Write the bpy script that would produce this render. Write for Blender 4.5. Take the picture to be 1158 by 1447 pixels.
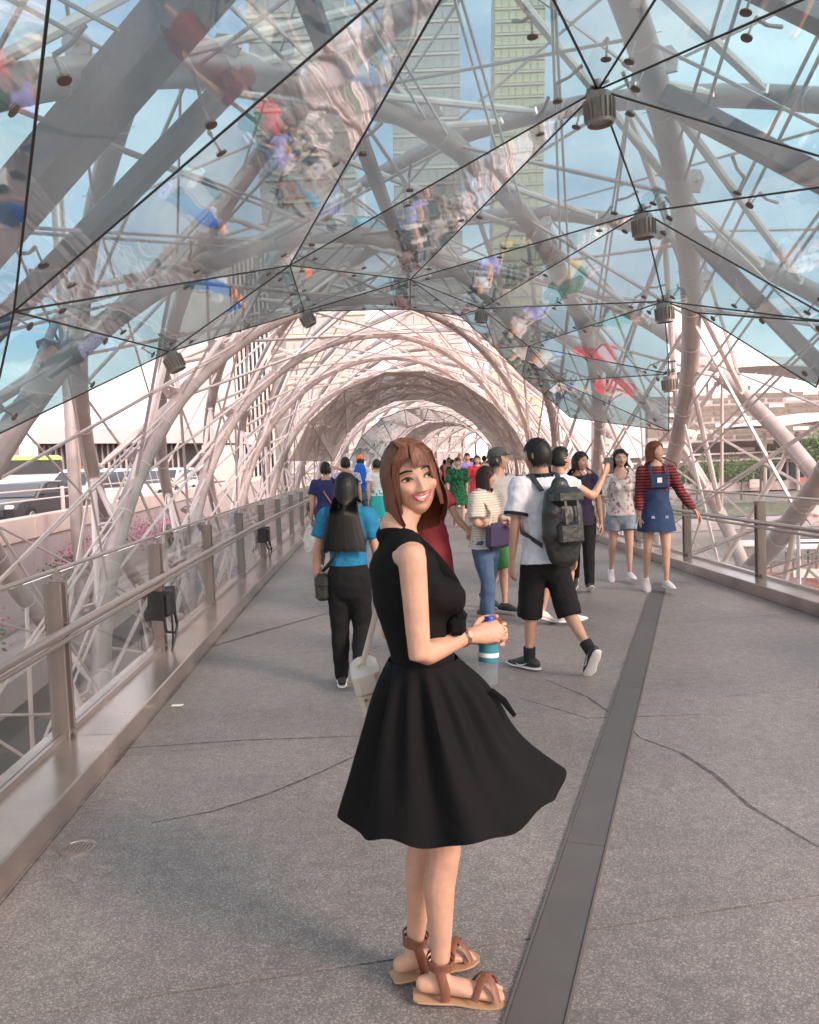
import bpy, math, random
import numpy as np
from mathutils import Vector, Matrix
from mathutils.bvhtree import BVHTree
random.seed(7); np.random.seed(7)
for o in list(bpy.data.objects): bpy.data.objects.remove(o)
S = bpy.context.scene
COL = S.collection
PI = math.pi; R_ = math.radians
# ------------------------------------------------------------ camera
F, CX, CY, H = 1166., 579., 723.5, 1.54
PITCH = math.atan((CY-654)/F); ROLL = R_(2.2)
cam = bpy.data.cameras.new('camera'); co = bpy.data.objects.new('camera', cam); COL.objects.link(co)
cam.sensor_fit = 'VERTICAL'; cam.sensor_height = 24; cam.lens = F*24/1447.
cam.clip_start = .05; cam.clip_end = 5000
_f = Vector((0, math.cos(PITCH), -math.sin(PITCH))); _u = Vector((0, math.sin(PITCH), math.cos(PITCH)))
_r = Vector((1, 0, 0))
r2 = _r*math.cos(ROLL)-_u*math.sin(ROLL); u2 = _r*math.sin(ROLL)+_u*math.cos(ROLL)
co.matrix_world = Matrix(((r2.x,u2.x,-_f.x,0),(r2.y,u2.y,-_f.y,0),(r2.z,u2.z,-_f.z,H),(0,0,0,1)))
S.camera = co
# ------------------------------------------------------------ world, sun, exposure
SUN_EL, SUN_AZ = R_(27), R_(128)      # azimuth clockwise from +Y: behind the camera, to the right
w = bpy.data.worlds.new('World'); S.world = w; w.use_nodes = True
nt = w.node_tree; nt.nodes.clear()
wo = nt.nodes.new('ShaderNodeOutputWorld'); bg = nt.nodes.new('ShaderNodeBackground')
sky = nt.nodes.new('ShaderNodeTexSky'); sky.sky_type = 'NISHITA'; sky.sun_disc = False
sky.sun_elevation = SUN_EL; sky.sun_rotation = SUN_AZ; sky.air_density = 1.0; sky.dust_density = 2.2; sky.ozone_density = 1.6
tc = nt.nodes.new('ShaderNodeTexCoord'); mp = nt.nodes.new('ShaderNodeMapping'); mp.inputs['Scale'].default_value = (1.6,1.6,4.2)
nz = nt.nodes.new('ShaderNodeTexNoise'); nz.inputs['Scale'].default_value = 1.7; nz.inputs['Detail'].default_value = 9; nz.inputs['Roughness'].default_value = .58
cr = nt.nodes.new('ShaderNodeValToRGB'); cr.color_ramp.elements[0].position = .30; cr.color_ramp.elements[1].position = .60
mx = nt.nodes.new('ShaderNodeMixRGB'); mx.inputs[2].default_value = (6.3,5.75,5.55,1)
nt.links.new(tc.outputs['Generated'], mp.inputs[0]); nt.links.new(mp.outputs[0], nz.inputs[0]); nt.links.new(nz.outputs[0], cr.inputs[0])
mm = nt.nodes.new('ShaderNodeMath'); mm.operation = 'MULTIPLY'; mm.inputs[1].default_value = .85
nt.links.new(cr.outputs[0], mm.inputs[0]); nt.links.new(mm.outputs[0], mx.inputs[0]); nt.links.new(sky.outputs[0], mx.inputs[1])
nt.links.new(mx.outputs[0], bg.inputs[0]); bg.inputs[1].default_value = .15; nt.links.new(bg.outputs[0], wo.inputs[0])
sl = bpy.data.lights.new('sun', 'SUN'); sl.energy = 1.5; sl.angle = R_(14.0); sl.color = (1,.82,.70)
so = bpy.data.objects.new('sun', sl); COL.objects.link(so)
sd = Vector((math.sin(SUN_AZ)*math.cos(SUN_EL), math.cos(SUN_AZ)*math.cos(SUN_EL), math.sin(SUN_EL)))
so.rotation_euler = sd.to_track_quat('Z', 'Y').to_euler()
S.view_settings.view_transform = 'Standard'; S.view_settings.look = 'None'; S.view_settings.exposure = 1.46; S.view_settings.gamma = 1
S.view_settings.use_curve_mapping = False
S.render.engine = 'CYCLES'
S.cycles.max_bounces = 12; S.cycles.transparent_max_bounces = 24; S.cycles.glossy_bounces = 4
# ------------------------------------------------------------ helpers
def ray(px, py):
    u, v = px-CX, -(py-CY); c, s = math.cos(ROLL), math.sin(ROLL)
    u, v = u*c+v*s, -u*s+v*c
    return _r*(u/F)+_u*(v/F)+_f
CAMP = Vector((0, 0, H))
def atY(px, py, Y): r = ray(px, py); return CAMP+r*(Y/r.y)
def gnd(px, py, z=0): r = ray(px, py); return CAMP+r*((z-H)/r.z)
class NG:
    def __init__(s, m): s.t = m.node_tree
    def n(s, ty, **k):
        o = s.t.nodes.new(ty)
        for a, b in k.items():
            if a in o.inputs: o.inputs[a].default_value = b
            else: setattr(o, a, b)
        return o
    def l(s, a, b): s.t.links.new(a, b)
MATS = {}
def mat(name, col, rough=.5, metal=0, var=.12, scale=6, bump=0, bscale=40, spec=.5, alpha=None, coat=0, attr=None, stretch=None):
    if name in MATS: return MATS[name]
    m = bpy.data.materials.new(name); m.use_nodes = True; g = NG(m); b = m.node_tree.nodes['Principled BSDF']
    b.inputs['Roughness'].default_value = rough; b.inputs['Metallic'].default_value = metal
    b.inputs['Specular IOR Level'].default_value = spec; b.inputs['Coat Weight'].default_value = coat
    tc = g.n('ShaderNodeTexCoord'); src = tc.outputs['Object']
    if stretch:
        mp = g.n('ShaderNodeMapping'); mp.inputs['Scale'].default_value = stretch; g.l(src, mp.inputs[0]); src = mp.outputs[0]
    nz = g.n('ShaderNodeTexNoise', Scale=scale, Detail=5.); g.l(src, nz.inputs['Vector'])
    mx = g.n('ShaderNodeMixRGB', blend_type='MULTIPLY'); mx.inputs[0].default_value = 1
    mr = g.n('ShaderNodeMapRange'); mr.inputs[1].default_value = .25; mr.inputs[2].default_value = .75
    mr.inputs[3].default_value = 1-var; mr.inputs[4].default_value = 1+var
    g.l(nz.outputs[0], mr.inputs[0])
    if attr:
        at = g.n('ShaderNodeAttribute', attribute_name=attr); g.l(at.outputs['Color'], mx.inputs[1])
    else: mx.inputs[1].default_value = (*col, 1)
    g.l(mr.outputs[0], mx.inputs[2]); g.l(mx.outputs[0], b.inputs['Base Color'])
    rr = g.n('ShaderNodeMapRange'); rr.inputs[3].default_value = max(.02, rough-.1); rr.inputs[4].default_value = min(1, rough+.1)
    g.l(nz.outputs[0], rr.inputs[0]); g.l(rr.outputs[0], b.inputs['Roughness'])
    if bump:
        n2 = g.n('ShaderNodeTexNoise', Scale=bscale, Detail=4.); g.l(src, n2.inputs['Vector'])
        bp = g.n('ShaderNodeBump', Strength=bump); bp.inputs['Distance'].default_value = .02; g.l(n2.outputs[0], bp.inputs['Height']); g.l(bp.outputs[0], b.inputs['Normal'])
    if alpha is not None: b.inputs['Alpha'].default_value = alpha
    MATS[name] = m; return m
def glassmat(name, tint, ior=1.6, milk=.0, wave=0., wscale=2., milkcol=(.8,.85,.85), expo=4., groug=0.):
    m = bpy.data.materials.new(name); m.use_nodes = True; g = NG(m); m.node_tree.nodes.clear()
    out = g.n('ShaderNodeOutputMaterial'); tr = g.n('ShaderNodeBsdfTransparent', Color=(*tint,1)); gl = g.n('ShaderNodeBsdfGlossy', Color=(.97,.97,.97,1), Roughness=groug)
    mix = g.n('ShaderNodeMixShader'); lw = g.n('ShaderNodeLayerWeight'); lw.inputs[0].default_value = .5
    # Schlick reflectance, the same from either side of the pane
    pw = g.n('ShaderNodeMath', operation='POWER'); pw.inputs[1].default_value = expo; g.l(lw.outputs['Facing'], pw.inputs[0])
    r0 = ((ior-1)/(ior+1))**2; ma = g.n('ShaderNodeMath', operation='MULTIPLY_ADD'); ma.inputs[1].default_value = 1-r0; ma.inputs[2].default_value = r0
    g.l(pw.outputs[0], ma.inputs[0]); g.l(ma.outputs[0], mix.inputs[0])
    if wave:
        tc = g.n('ShaderNodeTexCoord'); nz = g.n('ShaderNodeTexNoise', Scale=wscale, Detail=1.5); g.l(tc.outputs['Object'], nz.inputs['Vector'])
        bp = g.n('ShaderNodeBump', Strength=wave); bp.inputs['Distance'].default_value = .06; g.l(nz.outputs[0], bp.inputs['Height']); g.l(bp.outputs[0], gl.inputs['Normal'])
    base = tr
    if milk:
        tl = g.n('ShaderNodeBsdfTranslucent', Color=(*milkcol,1)); df = g.n('ShaderNodeBsdfDiffuse', Color=(*milkcol,1)); a = g.n('ShaderNodeMixShader'); a.inputs[0].default_value = .5
        g.l(tl.outputs[0], a.inputs[1]); g.l(df.outputs[0], a.inputs[2])
        b = g.n('ShaderNodeMixShader'); b.inputs[0].default_value = milk; g.l(tr.outputs[0], b.inputs[1]); g.l(a.outputs[0], b.inputs[2]); base = b
    g.l(base.outputs[0], mix.inputs[1]); g.l(gl.outputs[0], mix.inputs[2]); g.l(mix.outputs[0], out.inputs[0])
    MATS[name] = m; return m
def tag(o, label=None, cat=None, group=None, kind=None):
    for k, v in (('label',label),('category',cat),('group',group),('kind',kind)):
        if v: o[k] = v
    return o
def empty(name, loc=(0,0,0), label=None, cat=None, group=None, kind=None):
    o = bpy.data.objects.new(name, None); COL.objects.link(o); o.location = loc; o.empty_display_size = .1
    return tag(o, label, cat, group, kind)
def rootloc(p):
    l = Vector((0,0,0))
    while p is not None: l = l+p.location; p = p.parent
    return l
class MB:
    def __init__(s): s.v = []; s.f = []; s.m = []; s.c = None
    def add(s, v, f, m=0):
        k = len(s.v); s.v += [tuple(p) for p in v]; s.f += [tuple(i+k for i in q) for q in f]; s.m += [m]*len(f); return s
    def box(s, c, d, ax=None, m=0, bev=0):
        c = Vector(c); x, y, z = ax if ax else (Vector((1,0,0)),Vector((0,1,0)),Vector((0,0,1)))
        a, b, e = d[0]/2, d[1]/2, d[2]/2
        if bev:
            vs = []
            rings = [(-e, bev), (-e+bev, 0), (e-bev, 0), (e, bev)]
            for zz, ins in rings:
                A, B = a-ins, b-ins
                q = min(bev, A*.5, B*.5)
                for px, py in ((A-q,-B),(A,-B+q),(A,B-q),(A-q,B),(-A+q,B),(-A,B-q),(-A,-B+q),(-A+q,-B)):
                    vs.append(c+x*px+y*py+z*zz)
            fs = [tuple(range(7,-1,-1))]
            for i in range(3):
                for j in range(8): fs.append((i*8+j, i*8+(j+1)%8, i*8+8+(j+1)%8, i*8+8+j))
            fs.append(tuple(range(24,32)))
            return s.add(vs, fs, m)
        vs = [c+x*(i*a)+y*(j*b)+z*(k*e) for k in (-1,1) for i,j in ((-1,-1),(1,-1),(1,1),(-1,1))]
        return s.add(vs, [(3,2,1,0),(4,5,6,7),(0,1,5,4),(1,2,6,5),(2,3,7,6),(3,0,4,7)], m)
    def bar(s, p, q, wd, ht, up=(0,0,1), m=0, bev=0):
        p, q = Vector(p), Vector(q); y = (q-p); L = y.length; y.normalize(); x = y.cross(Vector(up)).normalized(); z = x.cross(y)
        return s.box((p+q)/2, (wd, L, ht), (x,y,z), m, bev)
    def tube(s, pts, r, n=8, cap=True, m=0, ref=None, round_=False):
        pts = [Vector(p) for p in pts]; N = len(pts)
        if not isinstance(r, (list, tuple)): r = [r]*N
        r = [(a, a) if not isinstance(a, (list, tuple)) else a for a in r]
        ts = []
        for i in range(N):
            d = pts[min(i+1,N-1)]-pts[max(i-1,0)]; ts.append(d.normalized())
        if ref is None:
            ref = Vector((0,0,1)) if abs(ts[0].z) < .9 else Vector((1,0,0))
        nx = (Vector(ref)-ts[0]*ts[0].dot(Vector(ref))).normalized()
        if round_:   # rounded ends
            def extra(p, t, rr):
                return [(p+t*(max(rr)*math.sin(a)), (rr[0]*math.cos(a), rr[1]*math.cos(a))) for a in (R_(35), R_(65))]
            e0 = extra(pts[0], -ts[0], r[0])[::-1]; e1 = extra(pts[-1], ts[-1], r[-1])
            pts = [a for a,_ in e0]+pts+[a for a,_ in e1]; r = [b for _,b in e0]+r+[b for _,b in e1]
            ts = [ts[0]]*2+ts+[ts[-1]]*2; N = len(pts)
        vs = []
        for i in range(N):
            nx = (nx-ts[i]*ts[i].dot(nx)).normalized(); ny = ts[i].cross(nx)
            for k in range(n):
                a = 2*PI*k/n; vs.append(pts[i]+nx*(r[i][0]*math.cos(a))+ny*(r[i][1]*math.sin(a)))
        fs = [(i*n+k, i*n+(k+1)%n, (i+1)*n+(k+1)%n, (i+1)*n+k) for i in range(N-1) for k in range(n)]
        if cap: fs += [tuple(range(n-1,-1,-1)), tuple(range((N-1)*n, N*n))]
        return s.add(vs, fs, m)
    def lathe(s, base, axis, prof, n=16, m=0):
        base = Vector(base); ax = Vector(axis).normalized()
        return s.tube([base+ax*z for _, z in prof], [max(r_,.0005) for r_, _ in prof], n, True, m) if all(prof[i][1] != prof[i+1][1] for i in range(len(prof)-1)) else s._lathe(base, ax, prof, n, m)
    def _lathe(s, base, ax, prof, n, m):
        ref = Vector((0,0,1)) if abs(ax.z) < .9 else Vector((1,0,0)); x = (ref-ax*ax.dot(ref)).normalized(); y = ax.cross(x)
        vs = [base+ax*z+x*(max(r_,.0005)*math.cos(2*PI*k/n))+y*(max(r_,.0005)*math.sin(2*PI*k/n)) for r_, z in prof for k in range(n)]
        N = len(prof); fs = [(i*n+k, i*n+(k+1)%n, (i+1)*n+(k+1)%n, (i+1)*n+k) for i in range(N-1) for k in range(n)]
        fs += [tuple(range(n-1,-1,-1)), tuple(range((N-1)*n, N*n))]
        return s.add(vs, fs, m)
    def prism(s, poly, vec, m=0):
        n = len(poly); vec = Vector(vec); a = [Vector(p) for p in poly]; vs = a+[p+vec for p in a]
        fs = [tuple(range(n-1,-1,-1)), tuple(range(n,2*n))]+[(i,(i+1)%n,n+(i+1)%n,n+i) for i in range(n)]
        return s.add(vs, fs, m)
    def mesh(s, name, mats, loc=Vector((0,0,0)), smooth=True):
        me = bpy.data.meshes.new(name); me.from_pydata([(p[0]-loc.x,p[1]-loc.y,p[2]-loc.z) for p in s.v], [], s.f)
        for m in (mats if isinstance(mats, (list,tuple)) else [mats]): me.materials.append(MATS[m] if isinstance(m, str) else m)
        me.polygons.foreach_set('material_index', s.m)
        me.update()
        if smooth:
            me.polygons.foreach_set('use_smooth', [True]*len(me.polygons))
            try: me.set_sharp_from_angle(angle=R_(38))
            except Exception: pass
        return me
    def build(s, name, mats, parent=None, smooth=True, loc=None):
        base = rootloc(parent) if parent else (Vector(loc) if loc is not None else Vector((0,0,0)))
        me = s.mesh(name, mats, base, smooth)
        o = bpy.data.objects.new(name, me); COL.objects.link(o)
        if parent: o.parent = parent
        else: o.location = base
        return o
# ------------------------------------------------------------ materials of the bridge
mat('steel_tube', (.43,.345,.325), .36, .3, .22, 2.2, .05, 40)
mat('steel_white', (.70,.58,.55), .4, .2, .08, 3)
mat('rod', (.66,.55,.52), .38, .3, .08, 3)
mat('stainless', (.42,.355,.325), .32, .75, .14, 3, .03, 30, stretch=(1,1,1))
mat('kerb_metal', (.46,.38,.345), .24, .75, .3, 2.2, .05, 18)
mat('post_metal', (.20,.165,.15), .42, .5, .12, 4)
mat('black_paint', (.009,.009,.010), .5)
mat('joint_dark', (.055,.05,.05), .8)
mat('silicone', (.05,.042,.04), .6)
mat('lamp_body', (.33,.27,.235), .55, .25, .12, 8)
mat('beam_dark', (.095,.095,.11), .45, .3, .15, 2)
mat('lamp_lens', (.35,.31,.27), .25)
mat('disc_metal', (.22,.16,.14), .4, .5)
glassmat('canopy_glass', (.42,.69,.75), 2.2, .17, .26, .7, (.60,.69,.71), 1.6, .035)
glassmat('canopy_glass_frit', (.42,.66,.72), 2.2, .28, .24, .8, (.60,.69,.71), 1.6, .035)
glassmat('rail_glass', (.93,.94,.93), 1.45, .016, .04, 1.2, (.75,.72,.7), 4.5)
m = mat('mesh_panel', (.55,.45,.41), .65, .1, .12, 3)
g = NG(m); tcx = g.n('ShaderNodeTexCoord'); vx = g.n('ShaderNodeTexVoronoi', Scale=26.); g.l(tcx.outputs['Object'], vx.inputs['Vector'])
gt = g.n('ShaderNodeMath', operation='GREATER_THAN'); gt.inputs[1].default_value = .31; g.l(vx.outputs['Distance'], gt.inputs[0]); g.l(gt.outputs[0], m.node_tree.nodes['Principled BSDF'].inputs['Alpha'])
# paving: exposed aggregate
def paving():
    m = bpy.data.materials.new('paving'); m.use_nodes = True; g = NG(m); b = m.node_tree.nodes['Principled BSDF']
    tc = g.n('ShaderNodeTexCoord'); v = g.n('ShaderNodeTexVoronoi', Scale=215.); g.l(tc.outputs['Object'], v.inputs['Vector'])
    bw = g.n('ShaderNodeSeparateColor'); g.l(v.outputs['Color'], bw.inputs[0])
    cr = g.n('ShaderNodeValToRGB'); e = cr.color_ramp.elements
    e[0].position = 0; e[0].color = (.15,.127,.119,1); e[1].position = 1; e[1].color = (.40,.345,.325,1)
    x = cr.color_ramp.elements.new(.5); x.color = (.20,.17,.16,1); x = cr.color_ramp.elements.new(.8); x.color = (.265,.226,.213,1)
    g.l(bw.outputs[0], cr.inputs[0])
    n1 = g.n('ShaderNodeTexNoise', Scale=.9, Detail=6.); g.l(tc.outputs['Object'], n1.inputs['Vector'])
    n2 = g.n('ShaderNodeTexNoise', Scale=14., Detail=5.); g.l(tc.outputs['Object'], n2.inputs['Vector'])
    mr = g.n('ShaderNodeMapRange'); mr.inputs[1].default_value=.3; mr.inputs[2].default_value=.7; mr.inputs[3].default_value=.76; mr.inputs[4].default_value=1.16; g.l(n1.outputs[0], mr.inputs[0])
    mr2 = g.n('ShaderNodeMapRange'); mr2.inputs[1].default_value=.3; mr2.inputs[2].default_value=.7; mr2.inputs[3].default_value=.85; mr2.inputs[4].default_value=1.12; g.l(n2.outputs[0], mr2.inputs[0])
    mu = g.n('ShaderNodeMath', operation='MULTIPLY'); g.l(mr.outputs[0], mu.inputs[0]); g.l(mr2.outputs[0], mu.inputs[1])
    mx = g.n('ShaderNodeMixRGB', blend_type='MULTIPLY'); mx.inputs[0].default_value=1; g.l(cr.outputs[0], mx.inputs[1]); g.l(mu.outputs[0], mx.inputs[2]); g.l(mx.outputs[0], b.inputs['Base Color'])
    b.inputs['Roughness'].default_value = .5
    bp = g.n('ShaderNodeBump', Strength=.35); bp.inputs['Distance'].default_value=.004; g.l(bw.outputs[1], bp.inputs['Height']); g.l(bp.outputs[0], b.inputs['Normal'])
    MATS['paving'] = m
paving()
mat('strip_metal', (.10,.09,.087), .7, .0, .12, 5, .05, 60)
mat('stain_shade', (.08,.07,.068), .7)  # shared by ground stains, kerb grime and the painted shadow band
m = MATS['stain_shade']; g = NG(m); tcx = g.n('ShaderNodeTexCoord'); vx = g.n('ShaderNodeTexNoise', Scale=22., Detail=6.); g.l(tcx.outputs['Object'], vx.inputs['Vector'])
gt = g.n('ShaderNodeMapRange'); gt.inputs[1].default_value=.2; gt.inputs[2].default_value=.7; gt.inputs[3].default_value=.15; gt.inputs[4].default_value=.7; g.l(vx.outputs[0], gt.inputs[0]); g.l(gt.outputs[0], m.node_tree.nodes['Principled BSDF'].inputs['Alpha'])
# ------------------------------------------------------------ bridge geometry
HW = 2.82
def Xc(y): return 1.36-.062*y+.0006*y*y+1.5e-5*y**3
def Xa(y): return Xc(y)-.4
def CY_(th, y, R, Zc=0., kz=1.): a = R_(th); return Vector((Xa(y)+R*math.cos(a), y, Zc+R*math.sin(a)*(kz if math.sin(a)>0 else 1)))
def cyl(px, py, R, Zc=0.):
    r = ray(px, py); t = .3; last = False
    while t < 90:
        p = CAMP+r*t; inside = (p.x-Xa(p.y))**2+(p.z-Zc)**2 < R*R
        if last and not inside: return p
        last = inside; t += .01
    return p
Y0, Y1 = -9., 96.
# deck with slabs divided by raking joints
deck = MB(); ys = [Y0+i*1.5 for i in range(int((Y1-Y0)/1.5)+1)]
vs = []; fs = []
for y in ys: vs += [(Xc(y)-HW-.3,y,-.06),(Xc(y)+HW+.3,y,-.06),(Xc(y)-HW-.3,y,-.35),(Xc(y)+HW+.3,y,-.35)]
for i in range(len(ys)-1):
    a = i*4; b = a+4; fs += [(a,a+1,b+1,b),(a+2,b+2,b+3,a+3),(a,b,b+2,a+2),(a+1,a+3,b+3,b+1)]
deck.add(vs, fs); deck = tag(deck.build('deck', 'joint_dark', smooth=False), kind='structure')
def edgeY(j, side):   # intersection of joint j with kerb side
    y = j
    for _ in range(6): y = j+.19*(Xc(y)+side*HW)
    return y
j = -8.4; k = 0; jl = []
while j < 90: jl.append(j); j += 2.23
off = 2.5-.19*0-min([a for a in jl if a > 2.5], default=2.5)
jl = [a+off for a in jl]
for a, b in zip(jl, jl[1:]):
    g_ = .005; yl0, yl1, yr0, yr1 = edgeY(a,-1)+g_, edgeY(b,-1)-g_, edgeY(a,1)+g_, edgeY(b,1)-g_
    ml, mr_ = (yl0+yl1)/2, (yr0+yr1)/2
    poly = [(Xc(yl0)-HW,yl0),(Xc(yr0)+HW,yr0),(Xc(mr_)+HW,mr_),(Xc(yr1)+HW,yr1),(Xc(yl1)-HW,yl1),(Xc(ml)-HW,ml)]
    mb = MB().prism([(x,y,-.07) for x,y in poly], (0,0,.07)); mb.build('deck_slab', 'paving', deck, smooth=False)
def ribbon(name, pts, wid, z, mt, parent):
    mb = MB(); vs=[]; n=len(pts)
    for i,p in enumerate(pts):
        d = (Vector(pts[min(i+1,n-1)])-Vector(pts[max(i-1,0)])).normalized(); nx = Vector((-d.y,d.x,0)); ww = wid[i] if isinstance(wid,list) else wid
        p = Vector(p); vs += [p-nx*ww/2+Vector((0,0,z)), p+nx*ww/2+Vector((0,0,z))]
    mb.add(vs, [(2*i,2*i+1,2*i+3,2*i+2)[::-1] for i in range(n-1)]); return mb.build(name, mt, parent, smooth=False)
# movement-joint cover plate running diagonally, in lengths
a, b = Vector((-.12,1.0,0)), Vector((2.95,9.75,0)); dirv=(b-a).normalized(); px_=Vector((-dirv.y,dirv.x,0))
pl = empty('cover_plate', a, 'dark grey metal cover plate running diagonally across the paving', 'floor plate')
L=(b-a).length; nseg=4
for i in range(nseg):
    p=a+dirv*(L*i/nseg+.002); q=a+dirv*(L*(i+1)/nseg-.002); MB().bar(p+Vector((0,0,.001)),q+Vector((0,0,.001)),.15,.008,m=0).build('plate_length','strip_metal',pl,smooth=False)
for s in (-1,1): MB().bar(a+px_*s*.081+Vector((0,0,.002)),b+px_*s*.081+Vector((0,0,.002)),.008,.012).build('edge_trim','post_metal',pl,smooth=False)
for pts,wd in (([(215,1163),(300,1147),(380,1122),(450,1093),(520,1060)],.035),([(905,1043),(960,1063),(1010,1095),(1060,1140),(1158,1198)],.045),([(170,1058),(350,1046),(520,1040)],.03),([(770,960),(830,985),(880,1020),(905,1043)],.03),([(280,920),(380,890),(480,862)],.10),([(730,985),(830,1015),(990,1010)],.025)):  # dark scuffs, and one wide band that paints a cast shadow on the deck
    P=[gnd(*p) for p in pts]; Q=[]
    for i in range(len(P)-1): Q += [P[i].lerp(P[i+1],t/5) for t in range(5)]
    Q.append(P[-1]); n=len(Q); ribbon('scuff_shadow_mark',Q,[.6*wd*(.35+.65*math.sin(PI*(i+.5)/n))*(.8+.4*random.random()) for i in range(n)],.0015,'stain_shade',deck)
for sd_ in (-1,1):
    for y_ in range(-4,40,3):
        Q=[Vector((Xc(q)+sd_*(HW-.095-.004),q,0)) for q in [y_+.2*i for i in range(16)]]; ribbon('grime_line',Q,[.008+.022*random.random()**2 for _ in Q],.0012,'stain_shade',deck)
p=gnd(110,1199); dr=empty('floor_drain',p,'small round grated drain set in the paving beside the left kerb','drain')
MB().lathe(p,(0,0,1),[(.075,0),(.075,.006),(.062,.006),(.06,.003)],24).build('rim','stainless',dr)
for i in range(-3,4): MB().bar(p+Vector((i*.016,-.045+abs(i)*.004,.005)),p+Vector((i*.016,.045-abs(i)*.004,.005)),.008,.004).build('grate_bar','stainless',dr)
p=gnd(251,997); mat('paper',(.8,.76,.74),.8)
tag(MB().box(p+Vector((0,0,.003)),(.075,.035,.003)).build('paper_scrap','paper',loc=p) if False else MB().box(p+Vector((0,0,.003)),(.075,.035,.003)).build('paper_scrap','paper'),'small white paper scrap lying on the paving','litter')
# ------------------------------------------------------------ kerbs, railings
def railing(side, label, first, spacing=2.13):
    root = empty('glass_railing', (Xc(2)+side*HW,2,0), label, 'railing')
    e = lambda y,off,z: Vector((Xc(y)+side*(HW+off),y,z))
    y = Y0
    seg = [Y0+i*1.0 for i in range(int((Y1-Y0-2)/1.0))]
    # kerb: stainless cladding in lengths
    k0 = first-spacing*6
    while k0 < 88:
        ya, yb = k0+.003, k0+spacing*2-.003; yy=[ya+(yb-ya)*t/4 for t in range(5)]
        mb=MB(); vs=[]
        for q in yy: vs += [e(q,-.09,-.05),e(q,-.09,.122),e(q,-.082,.13),e(q,.30,.133),e(q,.30,-.05)]
        fs=[]
        for i in range(4):
            for t in range(4): fs.append((i*5+t,i*5+t+1,i*5+5+t+1,i*5+5+t) if side>0 else (i*5+t,i*5+5+t,i*5+5+t+1,i*5+t+1))
        fs += [(0,1,2,3,4),(24,23,22,21,20)]
        mb.add(vs,fs); mb.build('kerb','kerb_metal',root,smooth=False); k0 += spacing*2
    py = [first+spacing*i for i in range(-5,40) if first+spacing*i<88]
    for q in py:
        lo=e(q,.2,.13); mb=MB()
        for s in (-1,1):
            mb.box(lo+Vector((0,s*.036,.42)),(.095,.02,.84),bev=.003)
        mb.box(lo+Vector((0,0,.03)),(.10,.09,.02),bev=.004); mb.box(lo+Vector((0,0,.62)),(.06,.05,.05))
        mb.tube([lo+Vector((-side*.03,0,.62)),lo+Vector((-side*.13,0,.60))],.009,6)
        mb.build('post','post_metal',root)
    for a_,b_ in zip(py,py[1:]):
        A,B=e(a_+.045,.2,.16),e(b_-.045,.2,.16); MB().bar(A+Vector((0,0,.43)),B+Vector((0,0,.43)),.012,.86).build('glass_panel','rail_glass',root,smooth=False)
        pts=[e(a_+.02+(b_-a_-.04)*t/4,.2,1.035) for t in range(5)]; MB().tube(pts,.013,8).build('top_rail','stainless',root)
        MB().bar(e(a_+.03,.2,.145),e(b_-.03,.2,.145),.05,.03).build('glass_shoe','stainless',root)
    for off,z,r in ((.05,.76,.024),(.075,.70,.014)):
        pts=[e(Y0+i*1.0,off,z) for i in range(int(97))]
        MB().tube(pts,r,10).build('handrail','stainless',root)
    return py
pyL=railing(-1,'glass railing with steel posts on the kerb beside the road bridge',4.41)
pyR=railing(1,'glass railing with steel posts on the kerb facing the water',9.11)
# ------------------------------------------------------------ double helix
frame = empty('double_helix_frame', (0,0,0), 'pale steel double helix of tubes and struts wrapped around the walkway', 'bridge frame')
ZT=.12; RA=4.75; RB=5.45
def gA(th):
    if th<90: return (90-th)*.136
    if th<150: return -(th-90)*.105
    return -6.3-(th-150)*.075
def gB(th): return (th-90)*.12
def helix(kind, d90):
    pts=[]; th=-62.
    while th<=242:
        if kind=='A': p=CY_(th,d90+gA(th),RA,ZT,1.13)
        else: p=CY_(th,d90+gB(th),RB,ZT,1.10)
        pts.append((th,p)); th+=4
    return [(t,p) for t,p in pts if -11<p.y<98]
Anodes=[];Bnodes=[];
def spikes(mb,pts,r,step):
    acc=0
    for a_,b_ in zip(pts,pts[1:]):
        acc+=(b_-a_).length
        if acc>step:
            acc=0; t=(b_-a_).normalized(); x=t.cross(Vector((0,0,1))).normalized(); mb.tube([b_-t*.006,b_+t*.006],r+.006,12,m=1)
            mb.tube([b_-x*(r+.05),b_-x*(r-.01)],.004,4,m=1); mb.tube([b_+x*(r-.01),b_+x*(r+.05)],.004,4,m=1)
for k in range(-3,18):
    h=helix('A',4.7+5.3*k)
    if len(h)<8: continue
    pts=[p for _,p in h]; near=min(p.y for p in pts)
    mb=MB().tube(pts,.1365,14 if near<30 else 8)
    fine=[]
    for a_,b_ in zip(pts,pts[1:]): fine += [a_.lerp(b_,t/3) for t in range(3)]
    if near<24: spikes(mb,fine,.1365,.85)
    mb.build('inner_helix_tube',['steel_tube','steel_white'],frame)
    Anodes.append([(t,p) for t,p in h])
for k in range(-4,22):
    h=helix('B',4.0+4.3*k)
    if len(h)<8: continue
    pts=[p for _,p in h]; near=min(p.y for p in pts)
    mb=MB().tube(pts,.115,12 if near<30 else 8)
    fine=[]
    for a_,b_ in zip(pts,pts[1:]): fine += [a_.lerp(b_,t/3) for t in range(3)]
    if near<24: spikes(mb,fine,.115,.95)
    mb.build('outer_helix_tube',['steel_tube','steel_white'],frame)
    Bnodes.append(h)
struts=[];ties=[];plates=[]
allB=[(t,p,i) for i,h in enumerate(Bnodes) for t,p in h]; Bp=np.array([tuple(p) for _,p,_ in allB])
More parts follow.
